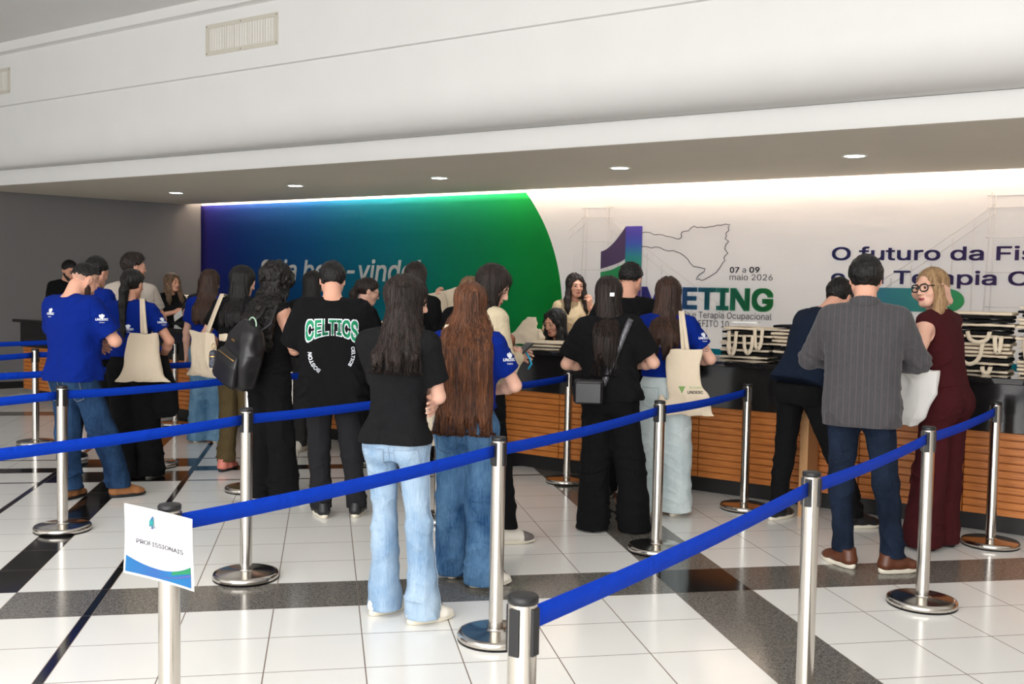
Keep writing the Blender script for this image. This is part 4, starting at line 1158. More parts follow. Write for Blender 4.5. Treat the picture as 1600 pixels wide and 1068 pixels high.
WHITESH = plain('white_shoe', (232,226,214), .55); BLKSH = plain('black_shoe', (26,26,28), .45); TANSH = plain('tan_suede', (150,98,56), .8); BRNSH = plain('brown_leather', (92,50,30), .4); GREYSH = plain('grey_suede', (112,104,102), .8)
WSOLE = plain('white_sole', (226,218,200), .5); BSOLE = plain('black_sole', (20,20,20), .6); GUM = plain('pale_gum_sole', (222,186,160), .5)
PHL, PHR = ((-.10,.28,1.10),(-.7,-.45,-.6)), ((.10,.28,1.10),(.7,-.45,-.6))
DNL, DNR = ((-.235,.03,.84),(-1,-.35,0)), ((.235,.03,.84),(1,-.35,0))
CTL, CTR = ((-.17,.30,1.12),(-.6,-.3,-.8)), ((.17,.30,1.12),(.6,-.3,-.8))
WS = dict(mat=WHITESH, sole=WSOLE); BS = dict(mat=BLKSH, sole=WSOLE)
PP = {}
# front pair
PP['jeans'] = person('woman in fitted black tee and light flared jeans with folded arms, at the front', (-3.157,3.647), 22, 1.645, 'f', SK1, dict(head=(50,10,0), feet=((-0.079,0.039,-30),(0.161,-0.031,-42))),
    (((.135,.135,1.055),(-.5,.3,-.8)), ((-.04,.22,1.09),(1,-.25,-.6))), dict(mat=BLACK2, hem=.885, loose=.010, box=.15, sleeve=.66), dict(mat=LIGHTJ, kind='flare', hem=.028), dict(mat=WHITESH, sole=WSOLE),
    LONG(DKBROWN, .325, .112, .112, .055, strands_=1400, slen=.28, ragged=.09), h=.005, fat=.93, seed=1.2, hand_dir=((.25,-.95,-.05),None), palm=((-.95,-.2,0),None), hold=(.18,.5))
PP['longhair'] = person('woman with very long brown hair over a blue tee, in wide blue jeans', (-3.252,4.321), 14, 1.619, 'f', SK1, dict(head=(4,8,0), feet=((-.09,.10,5),(.13,-.06,-55))),
    (PHL, ((.08,.27,1.07),(1,-.35,-.45))), dict(mat=BLUE, hem=1.0, loose=.016, box=.4), dict(mat=MIDJ, kind='wide', hem=.022, top=.135), WS,
    LONG(AUBURN, .69, .150, .165, .075, strands_=2600, slen=.62, ragged=.10), h=.0052, fat=1.02, seed=2.3)
PP['phone'] = person('dark-haired woman in cream knit top bowing over her phone behind the long brown hair', (-3.665,5.004), 50, 1.73, 'f', SK1, dict(head=(52,26,0), feet=((-.10,-.10,-20),(.10,.16,-25))),
    (((-.05,.27,1.13),(-.7,-.4,-.6)), ((.11,.20,1.14),(.6,-.6,-.8))), dict(mat=CREAMK, kind='long', hem=.95, loose=.018, sleeve=.9, name='knit_top', sleeve_r=.058), dict(mat=BLACK, kind='straight', hem=.10), dict(mat=WHITESH, sole=WSOLE, toe=GREYSH),
    LONG(DKBROWN, .30, .105, .10, .05, strands_=500, slen=.25), h=.0055, seed=3.1, hold=(.5,.9))
PP['print'] = person('dark-haired man in a big black tee with a green printed back, black trousers', (-4.920,4.981), 0, 1.746, 'm', SK2, dict(head=(0,30,0), feet=((-0.055,0.000,14),(0.175,0.000,-12))),
    (((-.06,.26,1.07),(-1,-.15,-.45)), ((.06,.26,1.07),(1,-.15,-.45))), dict(mat=BLACK, hem=.70, loose=.040, box=1.0, sleeve=.93, sleeve_r=.082), dict(mat=WASHED, kind='straight', hem=.06, amp=.011), dict(mat=BLKSH, sole=WSOLE),
    SHORT(BLACKHAIR, thick=.018), h=.006, seed=4.4)
PP['curly'] = person('woman with long black curls in a black tank top and wide black trousers', (-5.641,5.067), 48, 1.73, 'f', SK2, dict(head=(10,22,0), feet=((-.10,0,0),(.11,.06,-30))),
    (PHL, ((.10,.26,1.12),(.5,-.5,-.9))), dict(mat=BLACK, kind='tank', hem=.93, loose=.010, box=.1, name='tank_top'), dict(mat=BLACK, kind='wide', hem=.02, top=.12), dict(mat=WHITESH, sole=WSOLE),
    H_(lambda P, h: hair_long(P, h, long_rows(P, .50, .155, .13, .10), thick=.034, curl=.014, groove=.002, opening=(.06,.08,.10), part=False, ragged=.06), CURLY), h=.006, fat=1.0, seed=5.2)
PP['olive'] = person('dark straight-haired woman in black tee and olive trousers behind the backpack', (-6.73,5.69), 34, 1.735, 'f', SK1, dict(head=(32,16,0), feet=((-.09,-.02,0),(.10,.05,-20))),
    (((-.20,.16,.98),(-.8,-.5,-.3)), PHR), dict(mat=BLACK, hem=.93, loose=.014), dict(mat=OLIVE, kind='straight', hem=.08, top=.10), dict(mat=plain('coral_shoe', (214,128,112), .6), sole=BSOLE),
    LONG(BLACKHAIR, .38, .10, .09, .05), h=.0065, seed=6.1)
PP['skyjeans'] = person('brown-haired woman in a blue tee and sky blue jeans near the far counter end', (-8.18,6.55), 24, 1.721, 'f', SK1, dict(head=(10,8,0), feet=((-.10,0,0),(.10,.03,-10))),
    (DNL, PHR), dict(mat=BLUE, hem=1.0, loose=.012), dict(mat=SKYJ, kind='wide', hem=.02, top=.135), WS, LONG(MIDBROWN, .42, .112, .10, .055), h=.007, seed=7.7, fat=1.02)
PP['ponytail'] = person('woman with a long black ponytail in a blue tee and wide black trousers', (-7.142,4.947), 14, 1.691, 'f', SK3, dict(head=(14,6,0), feet=((-0.042,0.015,0),(0.158,0.055,-15))),
    (((-.17,.20,1.03),(-.9,-.4,-.4)), ((.22,.14,.98),(.8,-.6,-.3))), dict(mat=BLUE, hem=1.0, loose=.012, box=.3), dict(mat=BLACK, kind='wide', hem=.015, top=.135), BS,
    TIED(BLACKHAIR, tie=(-.01,-.108,.035), tail=[(-.035,-.125,-.05),(-.045,-.125,-.16),(-.04,-.135,-.28),(-.035,-.140,-.38),(-.03,-.14,-.46)]), h=.0063, seed=8.3)
PP['bearded'] = person('bearded man with a shaved neck in a blue tee and jeans bowing over his phone', (-6.726,4.193), 46, 1.713, 'm', SK2, dict(head=(10,38,0), lean=0, feet=((-0.040,-0.006,4),(0.220,0.224,-30))),
    (((-.10,.25,1.08),(-1,-.3,-.4)), ((.10,.26,1.14),(1,-.5,-.5))), dict(mat=BLUE, hem=.85, loose=.020, box=.6, sleeve=.78, sleeve_r=.076), dict(mat=DARKJ, kind='loose', hem=.075, amp=.012), dict(mat=TANSH, sole=BSOLE, kind='shoe'),
    SHORT(BLACKHAIR, thick=.008, line=.060), h=.0056, shaved=((186,144,124),-.01), fat=1.0, seed=9.4, beard=(58,38,28), hold=(.5,.9))
PP['bluehidden'] = person('dark-haired man in a blue tee mostly hidden behind the bearded man', (-8.053,5.200), 50, 1.80, 'm', SK2, dict(head=(-10,14,0), feet=((-.12,-.12,0),(.12,.10,-10))),
    (DNL, DNR), dict(mat=BLUE, hem=.86, loose=.024, box=.7), dict(mat=BLACK, kind='straight', hem=.06), dict(mat=BLKSH, sole=plain('bright_sole', (236,234,230), .5)), SHORT(BLACKHAIR, thick=.016), h=.007, seed=10.5)
PP['stone'] = person('tall man in a stone coloured tee and jeans looking right, behind the ponytail woman', (-8.74,6.06), 22, 1.87, 'm', SK2, dict(head=(48,2,0), feet=((-.12,0,0),(.12,.05,-10))),
    (PHL, PHR), dict(mat=STONE, hem=.85, loose=.03, box=.8), dict(mat=NAVYJ, kind='straight', hem=.05), BS, SHORT(DKBROWN, thick=.014, top=.012), h=.007, seed=11.2, beard=(60,44,36))
PP['greytrousers'] = person('woman in black top and charcoal trousers left of the printed tee', (-6.995,6.798), 24, 1.718, 'f', SK2, dict(head=(10,10,0)), (CTL, CTR), dict(mat=BLACK, hem=.9), dict(mat=GREYT, kind='straight', hem=.05), dict(mat=WHITESH, sole=WSOLE), LONG(BLACKHAIR, .42, .10, .09, .05), h=.0075, seed=12.1)
PP['bun'] = person('woman in glasses with dark tied-up hair and black tee, looking down at the counter', (-6.231,6.687), 60, 1.66, 'f', SK1, dict(head=(18,18,0)), (CTL, ((.10,.30,1.09),(.6,-.4,-.7))), dict(mat=BLACK, hem=.9), dict(mat=BLACK, kind='straight', hem=.05), BS,
    TIED(DKBROWN, tie=(0,-.110,.045), tail=[(-.01,-.150,-.02),(-.01,-.155,-.10),(-.01,-.14,-.16)], bun=(.035,.03,.03)), h=.0068, seed=13.3, glasses=((20,18,18),.0022))
PP['tall'] = person('tall woman with dark brown hair in a long-sleeved black top at the counter', (-5.600,6.660), 12, 1.80, 'f', SK1, dict(head=(8,8,0)), (DNL, DNR), dict(mat=BLACK, kind='long', hem=.9, sleeve=.95), dict(mat=BLACK, kind='straight', hem=.04), BS, LONG(DKBROWN, .40, .105, .10, .05), h=.0075, seed=14.2)
PP['leaning'] = person('woman with dark blond hair in a black tee, tanned arm resting on the counter', (-5.068,6.684), 18, 1.68, 'f', SK5, dict(head=(-18,14,0), lean=10), (((-.10,.28,1.12),(-.3,-.3,-.8)), ((.30,.34,1.08),(.9,-.2,-.5))), dict(mat=BLACK, hem=.9, sleeve=.8), dict(mat=BLACK, kind='straight', hem=.04), BS, LONG(hairmat((80,58,42),(150,118,86)), .34, .10, .09, .05), h=.0072, seed=15.8)
PP['crossbody'] = person('woman in loose black tee with a silver hair clip and crossbody strap', (-3.214,5.846), 4, 1.682, 'f', SK1, dict(head=(-4,10,0), side=-3, feet=((-0.095,-0.017,4),(0.185,0.003,-8))),
    (((-.13,.22,1.09),(-1,-.55,-.5)), ((.12,.22,1.10),(1,-.55,-.5))), dict(mat=BLACK, hem=.88, loose=.032, box=.7, sleeve=.74, sleeve_r=.076), dict(mat=BLACK, kind='wide', hem=.012, top=.05), dict(mat=BLKSH, sole=BSOLE),
    LONG(DKBROWN, .50, .092, .074, .05, cx=.02, strands_=700, slen=.45, ragged=.12), h=.0056, fat=1.05, seed=16.4)
PP['fade'] = person('man with a faded haircut in a black tee at the counter', (-3.64,6.84), 6, 1.80, 'm', SK2, dict(head=(16,24,0), lean=6), (CTL, CTR), dict(mat=BLACK, hem=.82, loose=.03, box=.8), dict(mat=BLACK, kind='straight', hem=.05), BS, SHORT(BLACKHAIR, thick=.016, line=.036), h=.0066, shaved=((104,80,70),-.004), fat=1.06, seed=17.7)
PP['tattoo'] = person('brown-haired woman in blue tee and pale jeans, an eye tattooed near her elbow', (-3.132,6.495), 6, 1.692, 'f', SK1, dict(head=(6,8,0), feet=((-.09,0,0),(.10,.03,-15))),
    (((-.14,.24,1.08),(-.9,-.5,-.5)), ((.16,.22,1.10),(1,-.5,-.6))), dict(mat=BLUE, hem=1.0, loose=.013, box=.3), dict(mat=PALEJ, kind='wide', hem=.03, top=.135), WS, LONG(MIDBROWN, .43, .112, .085, .05, strands_=500, slen=.35, ragged=.12), h=.006, seed=18.6, fat=1.06)
PP['bending'] = person('man in navy sweater and black trousers leaning far over the counter', (-2.265,6.870), 42, 1.70, 'm', SK2, dict(head=(-10,36,0), lean=26, feet=((-0.146,-0.033,6),(0.274,0.247,-20))),
    (((-.16,.52,1.08),(-.8,-.3,-.6)), ((.14,.50,1.08),(.8,-.3,-.6))), dict(mat=NAVYK, kind='long', hem=.90, loose=.026, box=.8, sleeve=.95, name='sweater'), dict(mat=BLACK, kind='slim', hem=.07, top=.06), dict(mat=BLKSH, sole=WSOLE, toe=None), SHORT(BLACKHAIR, thick=.016), h=.006, seed=19.9, fat=1.04)
PP['blazer'] = person('man in a grey pinstripe blazer, navy jeans and brown leather sneakers', (-1.618,5.971), 2, 1.815, 'm', SK2, dict(head=(-8,14,0), feet=((-0.065,0.002,42),(0.195,-0.028,-52))),
    (((-.10,.26,1.10),(-1,-.35,-.45)), ((.10,.26,1.10),(1,-.35,-.45))), dict(mat=PIN, kind='long', hem=.785, loose=.026, box=.55, sleeve=.97, name='blazer', sleeve_r=.066, amp=.006, collar=True), dict(mat=NAVYJ, kind='slim', hem=.085, amp=.010), dict(mat=BRNSH, sole=WSOLE, sole_h=.030),
    SHORT(BLACKHAIR, thick=.020), h=.0056, fat=1.03, seed=20.3)
PP['maroon'] = person('woman in glasses and a sleeveless maroon suit, blond hair, turned to the left', (-1.317,6.772), -62, 1.776, 'f', SK1, dict(head=(-78,2,6), lean=9, feet=((-0.109,0.056,0),(0.081,0.036,0))),
    (((-.17,.16,1.04),(-.9,-.5,-.4)), ((.055,.035,1.50),(.5,.85,-.25))), dict(mat=MAROON, kind='tank', hem=.98, loose=.012, box=.0, neck=.075, name='sleeveless_top'), dict(mat=MAROON, kind='wide', hem=.02, top=.10), dict(mat=plain('maroon_shoe', (70,30,32), .4), sole=BSOLE),
    H_(lambda P, h: hair_swept(P, h), BLOND, strands=260, slen=.12), h=.005, fat=1.02, seed=21.4, glasses=((14,11,10),.0040), brow=(120,88,60), lips=(160,70,74), hand_dir=(None,(-.55,-.1,.75)), palm=(None,(-.2,1,0)))
# behind the counter
PP['staffleft'] = person('dark-haired bearded man in black behind the far left end of the counter', (-13.258,8.166), 160, 1.86, 'm', SK3, dict(head=(-6,22,0)), (PHL, PHR), dict(mat=BLACK, hem=.85), dict(mat=BLACK, hem=.05), BS, SHORT(BLACKHAIR, thick=.016), h=.008, seed=22.2, beard=(34,26,22))
PP['staffpaper'] = person('staff woman in black with balayage hair holding a white paper', (-11.32,8.45), 150, 1.71, 'f', SK3, dict(head=(-14,2,0)), (((-.13,.24,1.16),(-.8,-.4,-.5)), ((.10,.26,1.20),(.8,-.4,-.5))), dict(mat=BLACK, hem=.9), dict(mat=BLACK, hem=.05), BS,
    FRONT(BALAYAGE, .36, .100, .11, .06, opening=(.060,.11,.115)), h=.0065, seed=23.1, hold=(.7,.7))
PP['staffbehind'] = person('staff woman with straight dark hair looking down behind the blue tee', (-11.611,9.199), 152, 1.68, 'f', SK1, dict(head=(-10,20,0)), (PHL, PHR), dict(mat=BLACK, hem=.9), dict(mat=BLACK, hem=.05), BS, FRONT(MIDBROWN, .36, .095, .10, .06, opening=(.060,.11,.115)), h=.0075, seed=24.6)
PP['staffseated'] = person('seated staff woman in glasses behind the counter at the left', (-10.677,8.256), 170, 1.34, 'f', SK2, dict(head=(24,12,0), seat=.40, feet=((-.12,.22,0),(.12,.22,0))), (((-.12,.30,.82),(-.8,-.3,-.6)), ((.12,.30,.82),(.8,-.3,-.6))), dict(mat=BLACK, hem=.9), dict(mat=BLACK, hem=.05), BS, TIED(BLACKHAIR, tie=(0,-.11,.02), bun=(.04,.035,.035)), h=.0068, seed=25.3, glasses=((190,170,150),.0014))
PP['stafftote'] = person('staff woman in black holding a cream tote up before her face', (-6.385,8.473), 178, 1.66, 'f', SK2, dict(head=(0,0,0)), (((-.12,.34,1.50),(-.8,-.2,-.6)), ((.36,.26,1.53),(.9,-.2,-.6))), dict(mat=BLACK, kind='long', hem=.9, sleeve=.97), dict(mat=BLACK, hem=.05), BS, LONG(BLOND, .30, .09, .09, .05), h=.0072, seed=26.2, hold=(.8,.8))
PP['staffbeige'] = person('staff woman in a beige shirt with long dark wavy hair and raised hand', (-5.525,9.198), 160, 1.76, 'f', SK3, dict(head=(-2,2,0)), (((-.10,.20,1.36),(-.7,-.2,-.8)), ((.16,.20,1.02),(.8,-.4,-.4))), dict(mat=BEIGE, kind='long', hem=.9, loose=.028, sleeve=.55, name='shirt', collar=True), dict(mat=BLACK, hem=.05), BS,
    FRONT(DKBROWN, .36, .100, .095, .06, opening=(.060,.11,.115), curl=.004), h=.0062, seed=27.5, hold=(.8,.5), hand_dir=((.1,.15,1),None), palm=((.4,-.8,0),None))
PP['staffglasses'] = person('seated staff woman with long black hair and thin glasses beside the loose totes', (-5.200,8.390), 222, 1.40, 'f', SK3, dict(head=(6,16,0), seat=.40, feet=((-.12,.22,0),(.12,.22,0))), (((-.12,.30,.85),(-.8,-.3,-.6)), ((.12,.30,.85),(.8,-.3,-.6))), dict(mat=BLACK, hem=.9, neck=.095), dict(mat=BLACK, hem=.05), BS,
    FRONT(BLACKHAIR, .38, .098, .095, .06, opening=(.060,.11,.115)), h=.006, seed=28.7, glasses=((196,176,150),.0013))
# ---------------------------------------------------------------- prints, pockets and marks on clothes
def bvh_of(o):
    me = o.data; return BVHTree.FromPolygons([v.co[:] for v in me.vertices], [tuple(p.vertices) for p in me.polygons])
def project(o, pts, origin, right, upv, off=.0022, bv=None):
    """plane points (x, y) thrown onto the cloth o along the plane's normal"""
    bv = bv or bvh_of(o); r = unit(right); u = unit(upv); n = np.cross(r, u); out = []; last = None
    for x, y in pts:
        p = np.asarray(origin)+r*x+u*y; h = bv.ray_cast(Vector(p+n*.6), Vector(-n))
        q = np.array(h[0]) if h[0] is not None else (last if last is not None else p)
        out.append(q+n*off); last = q
    return np.array(out)
def decal(name, o, V, F, origin, right, upv, mat, off=.0022, bv=None):
    return raw_mesh(name, project(o, [v[:2] for v in V], origin, right, upv, off, bv), F, mat, o, False)
def subdiv(V, F, size):
    """split long triangles so that a flat shape can bend"""
    bm = bmesh.new(); vs = [bm.verts.new((v[0], v[1], 0)) for v in V]
    for f in F:
        try: bm.faces.new([vs[i] for i in f])
        except ValueError: pass
    bmesh.ops.triangulate(bm, faces=bm.faces)
    for _ in range(4):
        e = [e for e in bm.edges if e.calc_length() > size]
        if not e: break
        bmesh.ops.subdivide_edges(bm, edges=e, cuts=1); bmesh.ops.triangulate(bm, faces=[f for f in bm.faces if len(f.verts) > 3])
    bm.verts.index_update(); V2 = np.array([v.co[:] for v in bm.verts]); F2 = [tuple(v.index for v in f.verts) for f in bm.faces]; bm.free(); return V2, F2
WPRINT = plain('white_print', (228,232,240), .7)
def emblem(s):
    """round leafy badge above the letters"""
    V = []; F = []
    for cx, cy, rx, ry, a in ((-.36,.62,.30,.46,.5),(.05,.80,.30,.42,-.1),(.34,.62,.26,.44,-.55),(-.02,.30,.34,.32,0)):
        b = len(V); n = 14
        for i in range(n):
            t = 2*math.pi*i/n; x, y = rx*math.cos(t), ry*math.sin(t); V.append((cx+x*math.cos(a)-y*math.sin(a), cy+x*math.sin(a)+y*math.cos(a), 0))
        F.append(tuple(range(b, b+n)))
    return np.array(V)*s, F
def college_logo(D, z, dx, w, direction=(0,-1,0), dz=0):
    """badge, letters and a tiny line, on shirt back or sleeve, seen from direction"""
    o = D['top']; k = D['k']; n = unit(direction); upv = np.array([0,0,1.0]); right = unit(np.cross(upv, n)); bv = bvh_of(o)
    org = np.array(dx if isinstance(dx, tuple) else (dx, 0, z))*k
    V, F = emblem(.34*w); V, F = subdiv(V+np.array([0,.16*w,0]), F, .02); decal('print_badge', o, V, F, org, right, upv, WPRINT, bv=bv)
    V, F = text_mesh('UNOESC', 1.0, .03); V = V-V.min(0); V = V/V[:,0].max()*w; V[:,0] -= w/2; V, F = subdiv(V, F, .02); decal('print_letters', o, V, F, org, right, upv, WPRINT, bv=bv)
    V, F = text_mesh('Videira', 1.0, .01); V = V-V.min(0); V = V/V[:,0].max()*w*.42; V[:,0] -= w*.21; V[:,1] -= .20*w; decal('print_line', o, V, F, org, right, upv, WPRINT, bv=bv)
def pocket(D, x, z, w, h, thread, name='back_pocket', tilt=0.0):
    o = D['bottom']; k = D['k']; bv = bvh_of(o); n = 8; pts = []; F = []
    ct, st_ = math.cos(tilt), math.sin(tilt)
    def shp(a, b):
        u = (a-.5)*w*(1-.10*(1-b)); v = (b-1)*h-(.16*h*(1-abs(2*a-1)) if b == 0 else .16*h*(1-abs(2*a-1))*(1-b)); return (u*ct-v*st_, u*st_+v*ct)
    for i in range(n+1):
        for j in range(n+1): pts.append(shp(i/n, j/n))
    for i in range(n):
        for j in range(n): F.append((i*(n+1)+j, (i+1)*(n+1)+j, (i+1)*(n+1)+j+1, i*(n+1)+j+1))
    org = np.array((x, 0, z))*k; V = project(o, np.array(pts)*k, org, (1,0,0), UP, .0035, bv); p = raw_mesh(name, V, F, o.data.materials[0], o, True)
    bnd = [shp(.03, t) for t in np.linspace(.97,.03,8)]+[shp(t, .03) for t in np.linspace(.08,.97,9)]+[shp(.97, t) for t in np.linspace(.1,.97,8)]+[shp(t,.97) for t in np.linspace(.9,.03,8)]
    Q = project(o, np.array(bnd)*k, org, (1,0,0), UP, .0050, bv); m = MB(); m.tube(list(Q), .0016, 4); m.build('stitching', thread, p)
def seam(D, pts, thread, name='seam', r=.0016, direction=(1,0,0)):
    o = D['bottom']; k = D['k']; Q = project(o, np.array([(a, b) for a, b in pts])*k, np.zeros(3), direction, UP, .002); m = MB(); m.tube(list(Q), r, 4); m.build(name, thread, o)
THR_L = plain('pale_thread', (150,166,186), .8); THR_M = plain('rust_thread', (60,84,116), .8); THR_D = plain('tan_thread', (150,150,140), .8)
for x in (-.085,.085):
    pocket(PP['jeans'], x, .865, .125, .125, THR_L, tilt=.05*(1 if x > 0 else -1)); pocket(PP['longhair'], x*1.08, .915, .14, .15, THR_M); pocket(PP['bearded'], x, .865, .135, .14, THR_D)
    pocket(PP['tattoo'], x, .93, .125, .13, plain('grey_thread', (150,168,172), .8))
for key, thr, top in (('jeans', THR_L, .87), ('longhair', THR_M, .99)):
    seam(PP[key], [(0, z) for z in np.linspace(top, .80, 8)], thr, 'centre_seam'); seam(PP[key], [(x, top-.025-.02*abs(x)) for x in np.linspace(-.13, .13, 12)], thr, 'yoke_seam')
def side_seam(D, thr):
    o = D['bottom']; k = D['k']; bv = bvh_of(o); pts = []
    for z in np.linspace(.88, .06, 36):
        h = bv.ray_cast(Vector((.6, -.01, z*k)), Vector((-1,0,0)))
        if h[0] is not None: pts.append(np.array(h[0])+(.0015,0,0))
    m = MB(); m.tube(pts, .0022, 5); m.build('side_seam', thr, o)
side_seam(PP['jeans'], THR_L); side_seam(PP['longhair'], THR_M)
college_logo(PP['bearded'], 1.31, -.085, .085)
for key, w in (('ponytail', .085), ('tattoo', .10)): college_logo(PP[key], 1.215, .01, w)
for key in ('bearded', 'longhair', 'ponytail', 'bluehidden', 'tattoo'):
    D = PP[key]; sh, el = D['arms'][1][0], D['arms'][1][1]; p = sh*.62+el*.38; n = unit(np.array([.75,-.65,0]))
    college_logo(D, 0, tuple(p+np.array([0,0,.0])), .085, n)
# big green lettering on the black tee
D = PP['print']; o = D['top']; bv = bvh_of(o); k = D['k']; org = np.array((0,0,1.245))*k
V0, F0 = text_mesh('CELTICS', 1.0, .0); V0 = V0-V0.min(0); W_, H0 = V0[:,0].max(), V0[:,1].max()
def arch(V, grow=0.0):
    x = (V[:,0]/W_-.5)*2; y = V[:,1]/H0; hh = .092+.040*x*x
    return np.stack([x*.165, .064-.012*x*x-hh*(1-y), 0*x], 1)*k
for nm, bold, mat, off in (('print_outline', .060, WPRINT, .0022), ('print_word', .022, plain('green_print', (0,140,92), .7), .0034)):
    V, F = text_mesh('CELTICS', 1.0, bold); V = V-np.array([V[:,0].min()+bold, V[:,1].min()+bold, 0]); V, F = subdiv(V, F, .12)
    decal(nm, o, arch(V), F, org, (1,0,0), UP, mat, off, bv)
def ring_text(txt, a0, R, size, name):
    V, F = text_mesh(txt, 1.0, .025); V = V*size; ang = a0-V[:,0]/R; r = R+V[:,1]
    P_ = np.stack([r*np.cos(ang), r*np.sin(ang)-.150, 0*r], 1)*k; P_, F = subdiv(P_, F, .02)
    decal(name, o, P_, F, org, (1,0,0), UP, WPRINT, .0022, bv)
ring_text('BOSTON', math.radians(238), .128, .046, 'print_ring_word'); ring_text('CELTICS', math.radians(18), .128, .040, 'print_ring_word')
# eye tattoo on the right forearm of the woman with the tote
D = PP['tattoo']; bo = [c for c in D['root'].children if c.name.startswith('body')][0]; sh, el, wr = D['arms'][1]; p = (sh*.28+el*.72)*D['k']; bv = bvh_of(bo); n = unit(np.array([.35,-.93,0])); rt = unit(np.cross(UP, n)); ink = plain('tattoo_ink', (70,62,66), .7)
for pts in ([(.020*math.cos(t), .009*math.sin(t)) for t in np.linspace(0, 2*math.pi, 21)], [(.007*math.cos(t), .007*math.sin(t)) for t in np.linspace(0, 2*math.pi, 15)], [(x, .014-.2*x*x*20) for x in np.linspace(-.02, .02, 8)]):
    m = MB(); m.tube(list(project(bo, pts, p, rt, UP, .001, bv)), .0011, 4); m.build('tattoo_line', ink, bo)
# silver hair clip
D = PP['crossbody']; ho = [c for c in D['root'].children if c.name.startswith('hair')][0]; q = project(ho, [(0,0)], xf(D['P'].Hd, (.028,-.1,-.012))*D['k'], (1,0,0), UP, .004)[0]
m = MB(); m.box(q-np.array([.016,.004,.013]), q+np.array([.016,.004,.013])); c_ = m.build('hair_clip', plain('silver', (206,204,200), .3, .8), ho, .003); c_['label'] = 'square silver hair clip'

# ---------------------------------------------------------------- bags
TOTE = cloth('natural_canvas', (232,215,190), 700, .9, .12)
def W(D, p):
    """a point of a person's own space in the hall"""
    c, s = math.cos(D['rz']), math.sin(D['rz']); x, y, z = np.asarray(p, float)*D['k']; L = D['root'].location
    return np.array([L[0]+c*x-s*y, L[1]+s*x+c*y, z])
def tote(label, top, bottom, w0, w1, face, depth=.035, strap_to=None, seed=1.0, group=None, lip=0.0):
    """hanging canvas bag from top centre to bottom centre, the cloth facing 'face'"""
    top = np.asarray(top, float); bottom = np.asarray(bottom, float); up = unit(top-bottom); L = np.linalg.norm(top-bottom); f = unit(np.asarray(face, float)-up*(np.asarray(face, float)@up)); r = np.cross(f, up)*-1
    R = np.stack([r, -f, up], 1)
    if np.linalg.det(R) < 0: R[:,0] *= -1
    t = thing('tote_bag', label, 'tote bag', tuple(bottom), 0, group)
    M = mat4(R); v = Vol((-.45,-.45,-.1), (.45,.45,L+.1), .006)
    v.D = np.full(v.n, 1.0, np.float32)
    a0, a1 = w0/2, w1/2
    v.loft([(0,0,0,a1,.012),(L*.06,0,0,a1*.97+a0*.03,depth*.7),(L*.35,0,0,a1*.65+a0*.35,depth),(L*.7,0,0,a1*.3+a0*.7,depth*.7),(L,0,0,a0,.014)], 0, M=M, p=2.8)
    v.warp(lambda x, y, z: .010*(1-2*np.abs(vnoise(x*7+seed, y*7, z*3.2+x*4)))*np.clip(z/L*4, .25, 1)+.005*vnoise(x*20+seed, y*20, z*9))
    V, F = v.mesh(); raw_mesh('bag_body', V, F, TOTE, t)
    for s in (-1,1):
        if strap_to is None: break
        e = np.asarray(strap_to[0 if s < 0 else 1], float)-bottom; b = R@np.array([s*.016, -.012*s, L]); m = MB(); P_, Wd, Nn = [], [], []
        mid = b*.5+e*.5-f*-.008
        for q in np.linspace(0, 1, 12):
            p = (1-q)**2*b+2*q*(1-q)*mid+q*q*e; P_.append(p); Wd.append(R[:,0]*.014); Nn.append(f)
        # over the shoulder and down in front of it
        e2 = e+np.array(strap_to[2]); 
        for q in np.linspace(.1, 1, 6): P_.append(e+(e2-e)*q+np.array([0,0,.012])*math.sin(q*3.14)); Wd.append(R[:,0]*.014); Nn.append(unit(np.array([0,0,1.0])+f*.4))
        m.band(P_, Wd, Nn, .003); m.build('handle', TOTE, t)
    return t, R, L
def shoulder_tote(key, label, side, lateral, back, zt, L, w0, w1, tilt=(0,0), seed=1.0, depth=.035):
    D = PP[key]; sh = D['P'].sh[0 if side < 0 else 1]; k = D['k']
    top = W(D, (sh[0]+lateral, back, zt)); bot = W(D, (sh[0]+lateral+tilt[0], back+tilt[1], zt-L)); s_ = W(D, (sh[0]-side*.055, -.070, 1.470)); c, s = math.cos(D['rz']), math.sin(D['rz'])
    fwd = np.array([-s, c, 0])*.10; face = np.array([s, -c, 0])
    return tote(label, top, bot, w0, w1, face, depth, (s_, s_+np.array([c, s, 0])*.012, fwd+np.array([0,0,-.045])), seed)
def tote_print(t, R, L, txt, mark):
    o = [c for c in t.children if c.name.startswith('bag_body')][0]; bv = bvh_of(o); org = R@np.array([.02,0,L*.34]); V, F = text_mesh(txt, 1.0, .02); V = V-V.min(0); V = V/V[:,0].max()*.105; V, F = subdiv(V, F, .02)
    decal('print_letters', o, V, F, org, R[:,0], R[:,2], plain('black_print', (34,36,40), .7), .003, bv)
    V, F = text_mesh('Eu curto', 1.0, 0); V = V-V.min(0); V = V/V[:,0].max()*.08; V = V+np.array([.015,.035,0]); decal('print_line', o, V, F, org, R[:,0], R[:,2], plain('green_print_light', (120,168,72), .7), .003, bv)
    V = []; F = []
    for i, (a, b) in enumerate([(0,0),(1,0),(2,0),(3,0),(.5,-1),(1.5,-1),(2.5,-1),(1,-2),(2,-2),(1.5,-3)]):
        n0 = len(V); V += [(-.055+a*.011+.0058*math.cos(q), .045+b*.011+.0058*math.sin(q), 0) for q in np.linspace(0, 2*math.pi, 9)[:-1]]; F.append(tuple(range(n0, n0+8)))
    decal('print_mark', o, V, F, org, R[:,0], R[:,2], plain('green_print_mid', (96,150,60), .7), .003, bv)
t, R, L = shoulder_tote('tattoo', 'cream tote printed with green mark and letters, on the pale jeans woman', 1, -.005, -.175, 1.20, .45, .15, .34, (.01,-.005), 1.3)
